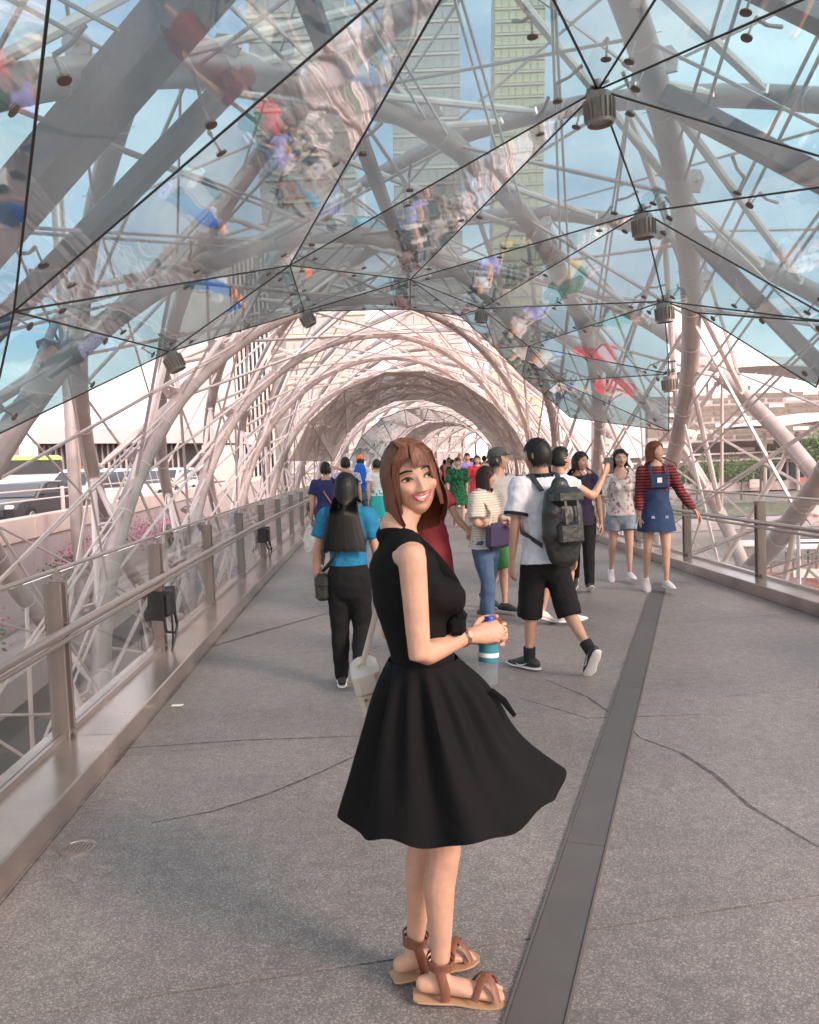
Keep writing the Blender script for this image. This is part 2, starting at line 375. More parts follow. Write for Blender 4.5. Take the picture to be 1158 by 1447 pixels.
for hi,h in enumerate(Anodes):
    for n_,(t,p) in enumerate(h[2::3]):
        if t<-40 or t>222: continue
        d=np.linalg.norm(Bp-np.array(p),axis=1); idx=np.argsort(d); used=set(); got=0
        for q in idx[:60]:
            if allB[q][2] in used or d[q]>4.6: continue
            if d[q]<.85: used.add(allB[q][2]); continue
            used.add(allB[q][2]); struts.append((p,Vector(Bp[q]))); got+=1
            if got==3: break
        plates.append((p,t))
    if hi+1<len(Anodes):
        g2=Anodes[hi+1]
        for (t,p) in h[1::4]:
            c=[q for (u,q) in g2 if abs(u-(t+32))<2.1]; c2=[q for (u,q) in g2 if abs(u-(t-30))<2.1]
            for q in c+c2: ties.append((p,q))
for hi,h in enumerate(Bnodes[:-1]):
    g2=Bnodes[hi+1]
    for (t,p) in h[2::5]:
        for dt in (26,-22):
            for q in [q for (u,q) in g2 if abs(u-(t+dt))<2.1][:1]: ties.append((p,q))
struts.sort(key=lambda s:(s[0]-CAMP).length); ties.sort(key=lambda s:(s[0]-CAMP).length)
def strut_mesh(mb,p,q,n=8,far=False):
    d=(q-p).normalized(); L=(q-p).length; r=.045
    if far: mb.tube([p,q],r,5); return
    mb.tube([p+d*.1,p+d*.16,p+d*.38,q-d*.38,q-d*.16,q-d*.1],[.02,.022,r,r,.022,.02],n)
    for e_ in (p+d*.17,q-d*.17):
        s=d.cross(Vector((0,1,0))).normalized(); mb.tube([e_-s*.045,e_+s*.045],.035,8)
def rest(items,fn,name,mt):
    mb=MB()
    for it in items: fn(mb,*it)
    o=mb.build(name,mt,frame); o['kind']='stuff'
for p,q in struts[:290]:
    mb=MB(); strut_mesh(mb,p,q); mb.build('strut','steel_white',frame)
rest(struts[290:],lambda mb,p,q: strut_mesh(mb,p,q,far=True),'far_struts','steel_white')
for p,q in ties[:260]: MB().tube([p,q],.017,5).build('tie_rod','rod',frame)
rest(ties[260:],lambda mb,p,q: mb.tube([p,q],.026,4),'far_tie_rods','rod')
# gusset plates with pins where the struts meet the inner tubes
plates.sort(key=lambda s:(s[0]-CAMP).length)
for p,t in plates[:120]:
    rad=Vector((math.cos(R_(t)),0,math.sin(R_(t)))); tan=Vector((-math.sin(R_(t)),0,math.cos(R_(t)))); ax=Vector((0,1,0)); mb=MB()
    poly=[p+rad*a_+(ax*.6+tan*.4).normalized()*b_ for a_,b_ in ((.05,-.26),(.22,-.2),(.34,-.05),(.34,.05),(.22,.2),(.05,.26))]
    nrm=rad.cross((ax*.6+tan*.4).normalized()); mb.prism([q-nrm*.012 for q in poly],nrm*.024)
    for b_ in (-.11,.11):
        c_=p+rad*.2+(ax*.6+tan*.4).normalized()*b_; mb.tube([c_-nrm*.05,c_+nrm*.05],.04,10)
    mb.build('gusset_plate','steel_white',frame)
# broad straight brace beams outside the glass
for (x0,y0),(x1,y1),wd,ht in (((-70,395),(305,-45),.30,.34),((-45,505),(335,110),.16,.18),((935,135),(1230,290),.17,.2),((972,325),(1230,590),.15,.18),((560,330),(420,-40),.15,.18),((1050,-30),(1230,60),.15,.18)):
    p,q=cyl(x0,y0,5.2),cyl(x1,y1,5.2); MB().bar(p,q,wd,ht,bev=.02).build('brace_beam','beam_dark',frame)
# ------------------------------------------------------------ canopies
RG=4.3
canopy = empty('glass_canopy', (Xa(6),6,4.3), 'blue-green mirrored glass canopy of big triangular panes over the near walkway', 'canopy')
gv={}
def V_(n,th,d): gv[n]=CY_(th,d,RG)
for n,th,d in (('r1a',130,.2),('r1b',110,2.2),('D1',92,4.2),('D',78,6.2),('E',64.3,8.14),('Fv',51,9.95),('F2',38,11.7),('F3',26,13.1),('A0',166,2.4),
  ('p0',112,-2),('p1',92,.1),('p2',78,2.0),('p3',64,3.9),('p4',51,5.7),('p5',38,7.5),('p6',30,8.5),('z0',150,-3.2),('z1',168,-1)): V_(n,th,d)
for n,px,py in (('A',20,440),('B',410,375),('C',580,395),('G',681,436),('Hh',747,489),('I',790,539),('J',806,590),('a',-20,622),('b',240,497),('c',430,440),('e',580,437),('g',650,446),('h',700,492),('i',738,532),('j',768,557),('q',985,442)):
    gv[n]=cyl(px,py,RG)
tris='D1 A B|D1 B D|B C D|C E D|C G E|E G Fv|Fv G Hh|Fv Hh F2|F2 Hh I|F2 I F3|F3 I J|r1b A D1|r1b A0 A|r1a A0 r1b|A0 a A|A a b|A b B|B b c|B c C|C c e|C e g|C g G|G g h|G h Hh|Hh h i|Hh i I|I i j|I j J|r1b D1 p1|r1b p1 p0|D1 p2 p1|D1 D p2|D p3 p2|D p4 p3|D E p4|E p5 p4|E Fv p5|Fv q p5|p5 q p6|r1a r1b p0|z0 A0 r1a|z0 r1a p0|z1 A0 z0'.split('|')
def pane(mbname,P,mt,parent,inset=.005,th=.012):
    c=sum(P,Vector())/3; n=(P[1]-P[0]).cross(P[2]-P[0]).normalized(); Q=[]
    for i in range(3):
        d1=(P[(i+1)%3]-P[i]).normalized(); d2=(P[(i+2)%3]-P[i]).normalized(); bis=(d1+d2).normalized(); ang=d1.angle(d2)/2; Q.append(P[i]+bis*(inset/max(.1,math.sin(ang))))
    # flat single pane, subdivided so that it can bow a little
    return MB().add(Q,[(0,1,2)]).build(mbname,mt,parent,smooth=False)
fit_proto={}
def fitting(c,n,tow,parent):
    mb=MB(); mb.lathe(c-n*.014,n,[(.016,0),(.036,.005),(.037,.012),(.02,.016)],12,0); mb.tube([c,c+n*.13],.008,6,m=1)
    e_=c+n*.13; mb.tube([e_,e_+tow*.1+n*.02,e_+tow*.2+n*.08],[.015,.012,.015],6,m=1)
    mb.build('spider_fitting',['disc_metal','post_metal'],parent)
edges={}
for ti,t in enumerate(tris):
    ns=t.split(); P=[gv[n] for n in ns]; pane('glass_pane',P,'canopy_glass_frit' if ti in (0,2,11,30,31,32,35,5) else 'canopy_glass',canopy)
    for i in range(3): edges[tuple(sorted((ns[i],ns[(i+1)%3])))]=1
    n=(P[1]-P[0]).cross(P[2]-P[0]).normalized()
    if n.z<0: n=-n
    c=sum(P,Vector())/3
    if min((p-c).length for p in P)>.6:
        for i in range(3):
            fitting(P[i].lerp(c,.22 if (P[i]-c).length>1.2 else .3),n,(P[i]-c).normalized(),canopy)
            m_=(P[i]+P[(i+1)%3])/2; Lc=(P[i]-P[(i+1)%3]).length
            if Lc>2.2: fitting(m_.lerp(c,.16),n,(c-m_).normalized(),canopy)
for a_,b_ in edges:
    MB().tube([gv[a_],gv[b_]],.0085,6).build('seam','silicone',canopy)
def helix_canopy(name,label,d90a,d90b,ths,mt,cat):
    mid=(d90a+d90b)/2; root=empty(name,(Xa(mid),mid,4.3),label,cat)
    gC=lambda t:abs(t-90)*.045; ra=[CY_(t,d90a+gC(t),RG) for t in ths]; rb=[CY_(t,d90b+gC(t)*1.4,RG) for t in ths]
    n=len(ths); nm='mesh_panel' if 'mesh' in mt else 'glass_pane'
    for i in range(n-1):
        for tri in ((ra[i],rb[i],ra[i+1]),(rb[i],rb[i+1],ra[i+1])):
            if nm=='mesh_panel':
                # perforated sheet, sagging slightly: subdivided triangle
                N=6; vs=[];ix={}
                c=sum(tri,Vector())/3; nn=(tri[1]-tri[0]).cross(tri[2]-tri[0]).normalized()
                if nn.z<0: nn=-nn
                for a_ in range(N+1):
                    for b_ in range(N+1-a_):
                        u,v_=a_/N,b_/N; ww=1-u-v_; p=tri[0]*ww+tri[1]*u+tri[2]*v_; ix[a_,b_]=len(vs); vs.append(p-nn*(-.55*27*u*v_*ww*.35))
                fs=[]
                for a_ in range(N):
                    for b_ in range(N-a_):
                        fs.append((ix[a_,b_],ix[a_+1,b_],ix[a_,b_+1]))
                        if a_+b_<N-1: fs.append((ix[a_+1,b_],ix[a_+1,b_+1],ix[a_,b_+1]))
                MB().add(vs,fs).build('mesh_panel',mt,root)
            else: pane('glass_pane',list(tri),mt,root)
            for u,v_ in ((0,1),(1,2),(2,0)): pass
        for e_ in ((ra[i],ra[i+1]),(rb[i],rb[i+1]),(ra[i+1],rb[i])): MB().tube(e_,.02,6).build('edge_bar','steel_tube' if nm=='mesh_panel' else 'silicone',root)
T1=[156,136,116,98,82,66,50,34,20]
helix_canopy('mesh_canopy','brown perforated metal mesh canopy arching over the walkway beyond the glass',24.5,35.5,T1,'mesh_panel','canopy')
helix_canopy('far_glass_canopy','distant blue-green glass canopy past the brown mesh one',42,54,T1,'canopy_glass','canopy')
helix_canopy('mesh_canopy','farthest brown mesh canopy near the end of the walkway',57,64,T1,'mesh_panel','canopy')
# ------------------------------------------------------------ downlights
def downlight(p,ax,label,r=.105,L=.22):
    ax=Vector(ax).normalized(); o=empty('downlight',p,label,'lamp','can downlights along the canopy seams')
    mb=MB(); mb.lathe(p,ax,[(r*.82,0),(r*.95,.05),(r*1.0,.06),(r*.92,L-.02),(r*.92,L),(r*.8,L),(r*.8,L-.03)],20); mb.build('housing','lamp_body',o)
    x=ax.orthogonal().normalized(); y=ax.cross(x)
    for k in range(18):
        a=2*PI*k/18; d=x*math.cos(a)+y*math.sin(a); MB().bar(p+ax*.05+d*r*1.02,p+ax*(L-.03)+d*r*.99,.006,.022,up=d).build('fin','lamp_body',o)
    MB().lathe(p+ax*(L-.035),ax,[(r*.79,0),(r*.79,.01)],20).build('lens','lamp_lens',o)
    mb=MB(); mb.tube([p,p-ax*.10],.03,8); mb.tube([p-ax*.03-x*.09,p-ax*.03+x*.09],.012,6); mb.tube([p-ax*.06-y*.09,p-ax*.06+y*.09],.012,6); mb.build('bracket','post_metal',o)
for n,lab in (('D','can downlight hanging where six big glass panes meet, the largest can'),('E','second can downlight down the seam from the largest can'),('Fv','third can downlight beside the curved right tube'),('F2','small can downlight low on the canopy beside the curved tube')):
    downlight(gv[n]+Vector((0,0,-.03)),(0.05,0,-1),lab)
downlight(gv['b']+Vector((.0,0,-.02)),(.45,.0,-1),'tilted can downlight under the lower left edge of the glass canopy')
downlight(gv['c']+Vector((.0,0,-.02)),(.5,0,-1),'tilted can downlight under the far edge of the glass canopy')
downlight(gv['G']+Vector((.0,0,-.02)),(-.1,0,-1),'small can downlight at the far seam joint of the glass canopy')
# floodlights clamped on the left railing posts
def flood(y,label,side=-1):
    p=Vector((Xc(y)+side*(HW+.125),y,.50)); o=empty('floodlight',p,label,'lamp','black floodlights outside the left railing')
    MB().box(p,(.09,.17,.2),bev=.02).build('housing','black_paint',o)
    MB().box(p+Vector((-side*-.055,0,0)),(.012,.14,.16)).build('lens','lamp_lens',o)
    for s,t in ((1,.55),(-1,-.55)):
        MB().box(p+Vector((-.05,s*.125,.0)),(.17,.010,.23),(Vector((math.cos(t),math.sin(t),0)),Vector((-math.sin(t),math.cos(t),0)),Vector((0,0,1)))).build('barn_door','black_paint',o)
    MB().tube([p+Vector((0,-.15,0)),p+Vector((.03,-.15,-.2)),p+Vector((.06,0,-.24)),p+Vector((.03,.15,-.2)),p+Vector((0,.15,0))],.012,6).build('yoke','black_paint',o)
    MB().tube([p+Vector((.02,.05,-.1)),p+Vector((.0,.12,-.3)),p+Vector((.05,-.1,-.38)),p+Vector((.08,-.02,-.2))],.008,6).build('cable','black_paint',o)
for i,lab in ((1,'black floodlight with barn doors behind the second near rail post'),(4,'black floodlight behind a rail post farther along the left railing'),(8,'small black floodlight behind the rail near the navy shirt walker'),(13,'tiny black floodlight far along the left railing')):
    flood(4.41+2.13*i-.02,lab)
# ============================================================ surroundings
mat('ground_grey',(.23,.20,.19),.85,0,.2,.05,.1,1.)
mat('water',(.16,.15,.14),.12,0,.1,.2,.25,1.5)
mat('grass',(.13,.135,.085),.9,0,.3,.6)
mat('asphalt',(.10,.09,.088),.85,0,.15,1)
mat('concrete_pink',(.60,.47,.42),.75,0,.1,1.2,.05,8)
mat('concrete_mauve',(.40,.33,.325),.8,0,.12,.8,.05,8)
mat('roof_pale',(.58,.47,.46),.7,0,.06,.3)
mat('dark_louvre',(.13,.10,.095),.6,.2,.1,2)
mat('dark_glass',(.05,.05,.055),.12)
mat('car_white',(.72,.68,.66),.3,.1,.03,2,coat=.5)
mat('car_silver',(.42,.39,.39),.3,.5,.03,2,coat=.5)
mat('car_dark',(.05,.045,.05),.3,.2,.03,2,coat=.5)
mat('lime',(.42,.55,.16),.5)
mat('tyre',(.02,.02,.02),.8); mat('rim',(.4,.4,.4),.3,.8); mat('tail_red',(.6,.06,.03),.4); mat('headlamp',(.75,.72,.68),.15)
mat('tower_cream',(.62,.53,.44),.7,0,.06,.05); mat('tower_white',(.66,.56,.52),.7,0,.06,.05); mat('tower_glass',(.46,.42,.40),.4,.1,.2,.15); mat('tower_glass_warm',(.60,.52,.34),.35,.1,.25,.15)  # haze put into the tower colours: glass paled towards the wall tone
mat('leaf_green',(.075,.12,.035),.6,0,.35,.8); mat('palm_green',(.09,.13,.03),.6,0,.3,1.); mat('bark',(.16,.12,.09),.9,0,.2,6); mat('petal_pink',(.45,.17,.28),.6,0,.3,2.)
mat('stand_tile',(.20,.155,.135),.7,0,.25,.6); mat('boat_white',(.75,.66,.63),.5); mat('boat_red',(.42,.15,.13),.5); mat('lilac_banner',(.35,.25,.32),.6)
for n_,sx,z,mt in (('ground',3000,-6.2,'ground_grey'),):
    tag(MB().add([(-sx,-sx,z),(sx,-sx,z),(sx,sx,z),(-sx,sx,z)],[(0,1,2,3)]).build(n_,mt,smooth=False),kind='structure')
tag(MB().add([(4,-60,-6.1),(90,-60,-6.1),(90,78,-6.1),(4,78,-6.1)],[(0,1,2,3)]).build('water','water',smooth=False),kind='structure')
tag(MB().prism([(10,80,-6.15),(170,80,-6.15),(170,86,-6.15),(10,86,-6.15)],(0,0,.7)).build('quay','concrete_mauve',smooth=False),kind='structure')
tag(MB().add([(10,95,-6.1),(220,95,-6.1),(220,120,-6.1),(10,120,-6.1)],[(0,1,2,3)]).build('lawn','grass',smooth=False),kind='structure')
# road bridge alongside, with parapet
def XL(y): return -7.05-.111*y
road=MB(); yy=[-20+i*6 for i in range(30)]; vs=[]
for y in yy: vs += [(XL(y)-.3,y,-.02),(XL(y)-26,y,-.02),(XL(y)-26,y,-1.6),(XL(y)-.3,y,-1.6)]
fs=[]
for i in range(len(yy)-1):
    for t in range(4): fs.append((i*4+t,i*4+(t+1)%4,i*4+4+(t+1)%4,i*4+4+t))
tag(road.add(vs,fs).build('road','asphalt',smooth=False),kind='structure')
par=empty('parapet_wall',(XL(10),10,-2),'pale pink concrete parapet wall of the road bridge behind the left railing','wall')
y=-16.
while y<120:
    a_,b_=y+.01,y+3.98
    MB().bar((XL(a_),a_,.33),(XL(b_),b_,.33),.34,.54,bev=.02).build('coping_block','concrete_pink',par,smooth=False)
    MB().bar((XL(a_)-.03,a_,-1.2),(XL(b_)-.03,b_,-1.2),.26,2.5).build('wall_panel','concrete_mauve',par,smooth=False); y+=4.  # mauve paints shade on the wall below the sunlit pink of the coping
for y in (16.,24.,32.,40.): MB().tube([(XL(y)-.35,y,.5),(XL(y)-.35,y,1.25)],.06,8).build('rail_post','concrete_pink',par)
for z in (.95,1.2): MB().tube([(XL(y)-.35,y,z) for y in (-10,20,50,90)],.02,8).build('rail','steel_white',par)
def car(name,label,loc,yaw,paint,kind,group='vehicles on the road bridge',sign=None):
    o=empty(name,loc,label,'car',group); loc=Vector(loc); c,s=math.cos(yaw),math.sin(yaw)
    T=lambda x,y,z: loc+Vector((x*c-y*s,x*s+y*c,z))   # +y forward
    W=.9
    if kind=='van': prof=[(2.3,.35),(2.32,.75),(2.1,1.0),(1.25,1.12),(.55,1.72),(.2,1.82),(-2.1,1.80),(-2.3,1.2),(-2.32,.35)]
    else: prof=[(2.25,.32),(2.28,.62),(2.05,.80),(1.0,.92),(.25,1.38),(-.1,1.43),(-.9,1.42),(-1.65,.98),(-2.2,.92),(-2.28,.6),(-2.25,.32)]
    mb=MB(); n=len(prof); sec=[(-W,.0),(-W*.97,.06),(W*.97,.06),(W,.0)]
    # lofted across the width: shoulders full width, roof narrower
    vs=[]; xs=[-1,-.94,0,.94,1]
    for xx in xs:
        for (py,pz) in prof:
            tum=1-.22*max(0,(pz-.95))/.85; edge=.05 if abs(xx)==1 else 0
            vs.append(T(xx*W*tum,py*(1-edge*.6),pz-(.03 if abs(xx)==1 and pz>1.1 else 0)))
    fs=[(i*n+k,i*n+(k+1)%n,(i+1)*n+(k+1)%n,(i+1)*n+k) for i in range(4) for k in range(n)]+[tuple(range(n-1,-1,-1)),tuple(range(4*n,5*n))]
    mb.add(vs,fs); mb.build('body',paint,o)
    wy0,wz0,wy1,wz1=(1.22,1.14,.6,1.68) if kind=='van' else (.97,.95,.3,1.34)
    tw=lambda z:W*(1-.22*max(0,z-.95)/.85)
    up=Vector((0,0,.012)); fw=T(0,.012,0)-T(0,0,0)
    MB().add([T(-tw(wz0)*.9,wy0,wz0)+up+fw,T(tw(wz0)*.9,wy0,wz0)+up+fw,T(tw(wz1)*.86,wy1,wz1)+up+fw,T(-tw(wz1)*.86,wy1,wz1)+up+fw],[(0,1,2,3)]).build('windscreen','dark_glass',o,smooth=False)
    segs=([(.45,-.55),(-.65,-1.35),(-1.42,-2.0)] if kind=='van' else [(.15,-.5),(-.58,-1.2)])
    zt=1.66 if kind=='van' else 1.33
    for sd_ in (-1,1):
        for y0_,y1_ in segs:
            p=[T(sd_*(tw(1.02)+.008),y0_+(.35 if y0_>0 else 0),1.02),T(sd_*(tw(1.02)+.008),y1_,1.02),T(sd_*(tw(zt)+.008),y1_,zt),T(sd_*(tw(zt)+.008),y0_,zt)]
            MB().add(p,[(0,1,2,3)]).build('side_window','dark_glass',o,smooth=False)
        for wy in (1.4,-1.4):
            ct=T(sd_*W*.93,wy,.33); ax=(T(sd_,0,0)-T(0,0,0)); mb=MB(); mb.lathe(ct-ax*.1,ax,[(.2,0),(.33,.01),(.33,.2),(.24,.21)],18); t=mb.build('tyre','tyre',o); MB().lathe(ct+ax*.105,ax,[(.2,0),(.18,.02)],12).build('rim','rim',o)
        MB().box(T(sd_*.68,2.2,.68 if kind!='van' else .85),(.28,.1,.14),(Vector((c,s,0)),Vector((-s,c,0)),Vector((0,0,1))),bev=.03).build('headlight','headlamp',o)
        MB().box(T(sd_*.98,.75,1.05),(.16,.1,.12),(Vector((c,s,0)),Vector((-s,c,0)),Vector((0,0,1))),bev=.03).build('wing_mirror',paint,o)
    MB().box(T(0,2.29,.52),(1.1,.06,.2),(Vector((c,s,0)),Vector((-s,c,0)),Vector((0,0,1)))).build('grille','car_dark',o)
    MB().box(T(0,2.33,.42),(.45,.03,.11),(Vector((c,s,0)),Vector((-s,c,0)),Vector((0,0,1)))).build('number_plate','paper',o)
    if sign: MB().box(T(0,-.2,1.5 if kind!='van' else 1.88),(.5,.18,.13),(Vector((c,s,0)),Vector((-s,c,0)),Vector((0,0,1))),bev=.02).build('roof_sign',sign,o)
    return o
rz=-.02
def lane(Y,o_): return (XL(Y)-o_,Y,rz)
car('taxi','white taxi van with a red roof sign behind the parapet',lane(33.5,2.4),R_(172),'car_white','van',sign='tail_red')
car('sedan','silver saloon car low behind the parapet beside the taxi',lane(35.5,5.6),R_(172),'car_silver','sedan')
car('sedan','black saloon car close behind the parapet coping',lane(26.8,2.4),R_(176),'car_dark','sedan')
car('minivan','white minivan on the road bridge following the taxi',lane(42,2.4),R_(172),'car_white','van')
car('minivan','white van farther back on the road bridge beyond the minivan',lane(54,2.4),R_(172),'car_white','van')
p=Vector((XL(60)-16.2,0,0)); bo=empty('coach',(p.x,60,rz),'white and lime green coach with a dark window band','bus','vehicles on the road bridge'); bl=Vector((p.x,60,rz)); yw=R_(160)
bx=(Vector((math.cos(yw),math.sin(yw),0)),Vector((-math.sin(yw),math.cos(yw),0)),Vector((0,0,1)))
B_=lambda x,y,z: bl+bx[0]*x+bx[1]*y+Vector((0,0,z))
MB().box(B_(0,0,1.05),(2.5,11,1.5),bx,bev=.12).build('body','car_white',bo); MB().box(B_(0,0,2.95),(2.46,10.9,.5),bx,bev=.15).build('roof','lime',bo)
MB().box(B_(0,.0,2.25),(2.44,10.8,.95),bx,bev=.05).build('window_band','dark_glass',bo); MB().box(B_(0,5.3,1.05),(2.53,.5,1.4),bx,bev=.1).build('front_panel','lime',bo)
for sx in (-1,1):
    for wy in (3.6,-3.2): MB().lathe(B_(sx*1.12,wy,.5),bx[0]*sx,[(.5,0),(.5,.15),(.3,.16)],18).build('wheel','tyre',bo)
    MB().tube([B_(sx*1.1,5.4,2.9),B_(sx*1.35,5.9,2.8),B_(sx*1.35,5.95,2.2)],.06,6).build('mirror_arm','car_white',bo)
# pavilion with louvres
pv=empty('pavilion',(0,0,0),'low dark louvred pavilion with a flat pink roof beyond the road','building'); Yp=92
pl_,pr_=atY(46,620,Yp),atY(262,650,Yp); pv.location=(pl_.x,Yp,-.45); W=pr_.x-pl_.x
zt=atY(100,625,Yp).z; zb=-.45
MB().box(((pl_.x+pr_.x)/2,Yp+5,(zt+zb)/2),(W-.6,8,zt-zb)).build('wall','dark_louvre',pv,smooth=False)
MB().prism([(pl_.x-.3,Yp-1,zt),(pr_.x+6,Yp-1,zt-.8),(pr_.x+6,Yp-1,zt+.6),(pl_.x+9,Yp-1,zt+1.3),(pl_.x+1.,Yp-1,zt+1.9),(pl_.x+1.,Yp-1,zt+.25),(pl_.x-.3,Yp-1,zt+.2)],(0,12,0)).build('roof','roof_pale',pv,smooth=False)
nf=26
for i in range(nf): MB().box((pl_.x+.3+(W-.6)*i/(nf-1),Yp+.8,(zt+zb)/2-.1),(.12,.5,zt-zb-.3)).build('louvre','concrete_mauve' if i%3 else 'roof_pale',pv,smooth=False)
# blank pale block and banner behind the frame
q0,q1=atY(236,500,120),atY(330,620,120); bb=empty('pale_block',(q0.x,120,-6),'tall plain pale pink building beside the dark glazed slot','building')
MB().box(((q0.x+q1.x)/2,130,12),(q1.x-q0.x,18,44)).build('wall','tower_white',bb,smooth=False)
q2=atY(385,600,120); MB().box(((q1.x+q2.x)/2,131,12),(q2.x-q1.x-.3,16,43)).build('glazed_slot','dark_glass',bb,smooth=False)
for i in range(9): MB().box((q1.x+(q2.x-q1.x)*(i+.5)/9,122.8,12),(.25,.3,43)).build('fin','tower_white',bb,smooth=False)
# hotel towers: slab with floors, each facade bay a panel
def tower(label,pxa,pxb,Y,top,fm,gm,nx,nz,lean=0):
    a_,b_=atY(pxa,560,Y),atY(pxb,560,Y); W=b_.x-a_.x; t=empty('hotel_tower',(a_.x,Y,-6),label,'building','hotel towers behind the bridge')
    hh=top+6; dx=lean
    MB().prism([(a_.x,Y,-6),(b_.x,Y,-6),(b_.x+dx,Y,top),(a_.x+dx,Y,top)],(0,14,0)).build('wall',fm,t,smooth=False)
    me=None; fh=hh/nz; bw=W/nx
    for k in range(nz):
        for i in range(nx):
            if me is None:
                mb=MB(); mb.box((0,0,0),(bw*.86,.3,fh*.62)); me=mb.mesh('window_bay',gm,smooth=False)
                m2=MB(); m2.box((0,0,0),(.16,.5,fh*.8)); me2=m2.mesh('fin',fm,smooth=False)
            o=bpy.data.objects.new('window_bay',me); COL.objects.link(o); o.parent=t; z=-6+fh*(k+.5); o.location=(bw*(i+.5)+dx*(z+6)/hh,-.1,z+6)
    for k in range(nz): MB().box((a_.x+W/2+dx*(k+.95)/nz,Y-.25,-6+fh*(k+.97)),(W,.7,.25)).build('balcony_slab',fm,t,smooth=False)
tower('cream hotel tower with fine window grid rising behind the left frame',395,530,230,190,'tower_cream','tower_glass',9,32,-6)
tower('pale hotel tower farther along, seen through the middle of the canopy',560,655,300,195,'tower_white','tower_glass',8,36,4)
tower('yellow-lit hotel tower seen through the right side of the canopy',690,760,340,190,'tower_cream','tower_glass_warm',7,40,8)
# lamp column between the bridges
p=atY(106,700,20); lc=empty('lamp_column',(p.x,20,-6),'thick plain steel lamp column between the two bridges','lamp post')
MB().tube([(p.x,20,-6),(p.x,20,2),(p.x,20,9)],[.15,.14,.12],16).build('shaft','steel_tube',lc); MB().tube([(p.x+.16,20,-6),(p.x+.15,20,9)],.03,8).build('conduit','steel_tube',lc)
MB().lathe((p.x,20,9),(0,0,1),[(.13,0),(.18,.1),(.15,.4)],16).build('cap','steel_tube',lc)
p=atY(8,640,70); sp=empty('street_lamp',(p.x,70,-.45),'thin street lamp on the road beside the purple banner','street lamp')
MB().tube([(p.x,70,-.45),(p.x,70,5.2),(p.x-.3,70,5.8),(p.x-1.2,70,6)],[.09,.06,.05,.04],8).build('pole','steel_tube',sp); MB().box((p.x-1.4,70,5.98),(.7,.25,.12),bev=.04).build('lamp_head','steel_tube',sp)
p=atY(22,640,66); sp=empty('banner_sign',(p.x,66,-.45),'small purple banner on a pole above the coach','sign')
MB().tube([(p.x,66,-.45),(p.x,66,5.2)],.06,8).build('pole','steel_tube',sp); q=atY(22,634,66); MB().box((q.x,65.9,q.z),(.7,.05,1.3)).build('panel','lilac_banner',sp)
# ------------------------------------------------------------ plants
def leaves(name,centre,rad,n,size,mt,parent,seed=0,shape=None):
    rg=np.random.RandomState(seed); mb=MB(); c=Vector(centre)
    cl=[(rg.normal(size=3)) for _ in range(max(4,n//45))]; cl=[Vector(x/np.linalg.norm(x)*rg.uniform(.3,1)**.5) for x in cl]
    for i in range(n):
        k=cl[rg.randint(len(cl))]; d=Vector(rg.normal(size=3)*.22)+k; p=c+Vector((d.x*rad[0],d.y*rad[1],d.z*rad[2]))
        u=Vector(rg.normal(size=3)).normalized(); v=u.orthogonal().normalized(); s_=size*rg.uniform(.6,1.3)
        mb.add([p-u*s_,p+v*s_*.5,p+u*s_,p-v*s_*.5],[(0,1,2,3)])
    return mb.build(name,mt,parent,smooth=False)
def tree(x,y,z,h,r,label,seed,palm=False):
    t=empty('palm_tree' if palm else 'tree',(x,y,z),label,'tree','trees on the far bank'); top=Vector((x+.2,y,z+h*.72))
    MB().tube([(x,y,z),(x+.05,y,z+h*.35),top],[h*.03,h*.022,h*.014],8).build('trunk','bark',t)
    rg=random.Random(seed)
    if palm:
        for k in range(18):
            a=2*PI*k/18+rg.random()*.3; el=rg.uniform(-.2,.9); L=h*.38; d=Vector((math.cos(a)*math.cos(el),math.sin(a)*math.cos(el),math.sin(el)))
            pts=[top+d*(L*t_)+Vector((0,0,-L*.55*t_*t_)) for t_ in (0,.25,.5,.75,1)]; mb=MB(); mb.tube(pts,[.03,.025,.02,.015,.01],4)
            s=d.cross(Vector((0,0,1))).normalized()
            for i in range(14):
                t_=.12+.85*i/14; q=top+d*(L*t_)+Vector((0,0,-L*.55*t_*t_))
                for sg in (-1,1):
                    e_=q+s*sg*L*.22*(1-.5*t_)+d*L*.10+Vector((0,0,-L*.10)); mb.add([q,q+d*.06*h*.12,e_],[(0,1,2)])
            mb.build('frond','palm_green',t,smooth=False)
    else:
        for k in range(5):
            a=k*1.3; MB().tube([top-Vector((0,0,h*.15)),top+Vector((math.cos(a)*r*.5,math.sin(a)*r*.5,h*.1))],[h*.012,h*.005],6).build('limb','bark',t)
        leaves('crown',top+Vector((0,0,h*.1)),(r,r,h*.3),1100,h*.035,'leaf_green',t,seed)
for i,(px,py,Y,h,r,pm,lab) in enumerate(((1075,706,118,7.5,3,True,'tall palm tree with drooping fronds on the far bank below the roofs'),(1022,702,124,6,3,True,'small palm tree beside the tall palm on the far bank'),(1048,695,128,6,3.2,False,'low round tree between the two palms'),(1150,705,112,9,4,False,'leafy tree on the far bank beyond the right railing'),(985,700,130,6,3,False,'bushy tree behind the railing post on the far bank'),(1128,640,190,9,6,False,'dark tree under the white roof'),(1190,705,110,8,4,True,'palm tree at the end of the bank beyond the leafy tree'))):
    p=gnd(px,py,-6.1); p=atY(px,py,Y); tree(p.x,Y,-6.15,h,r,lab,i,pm)
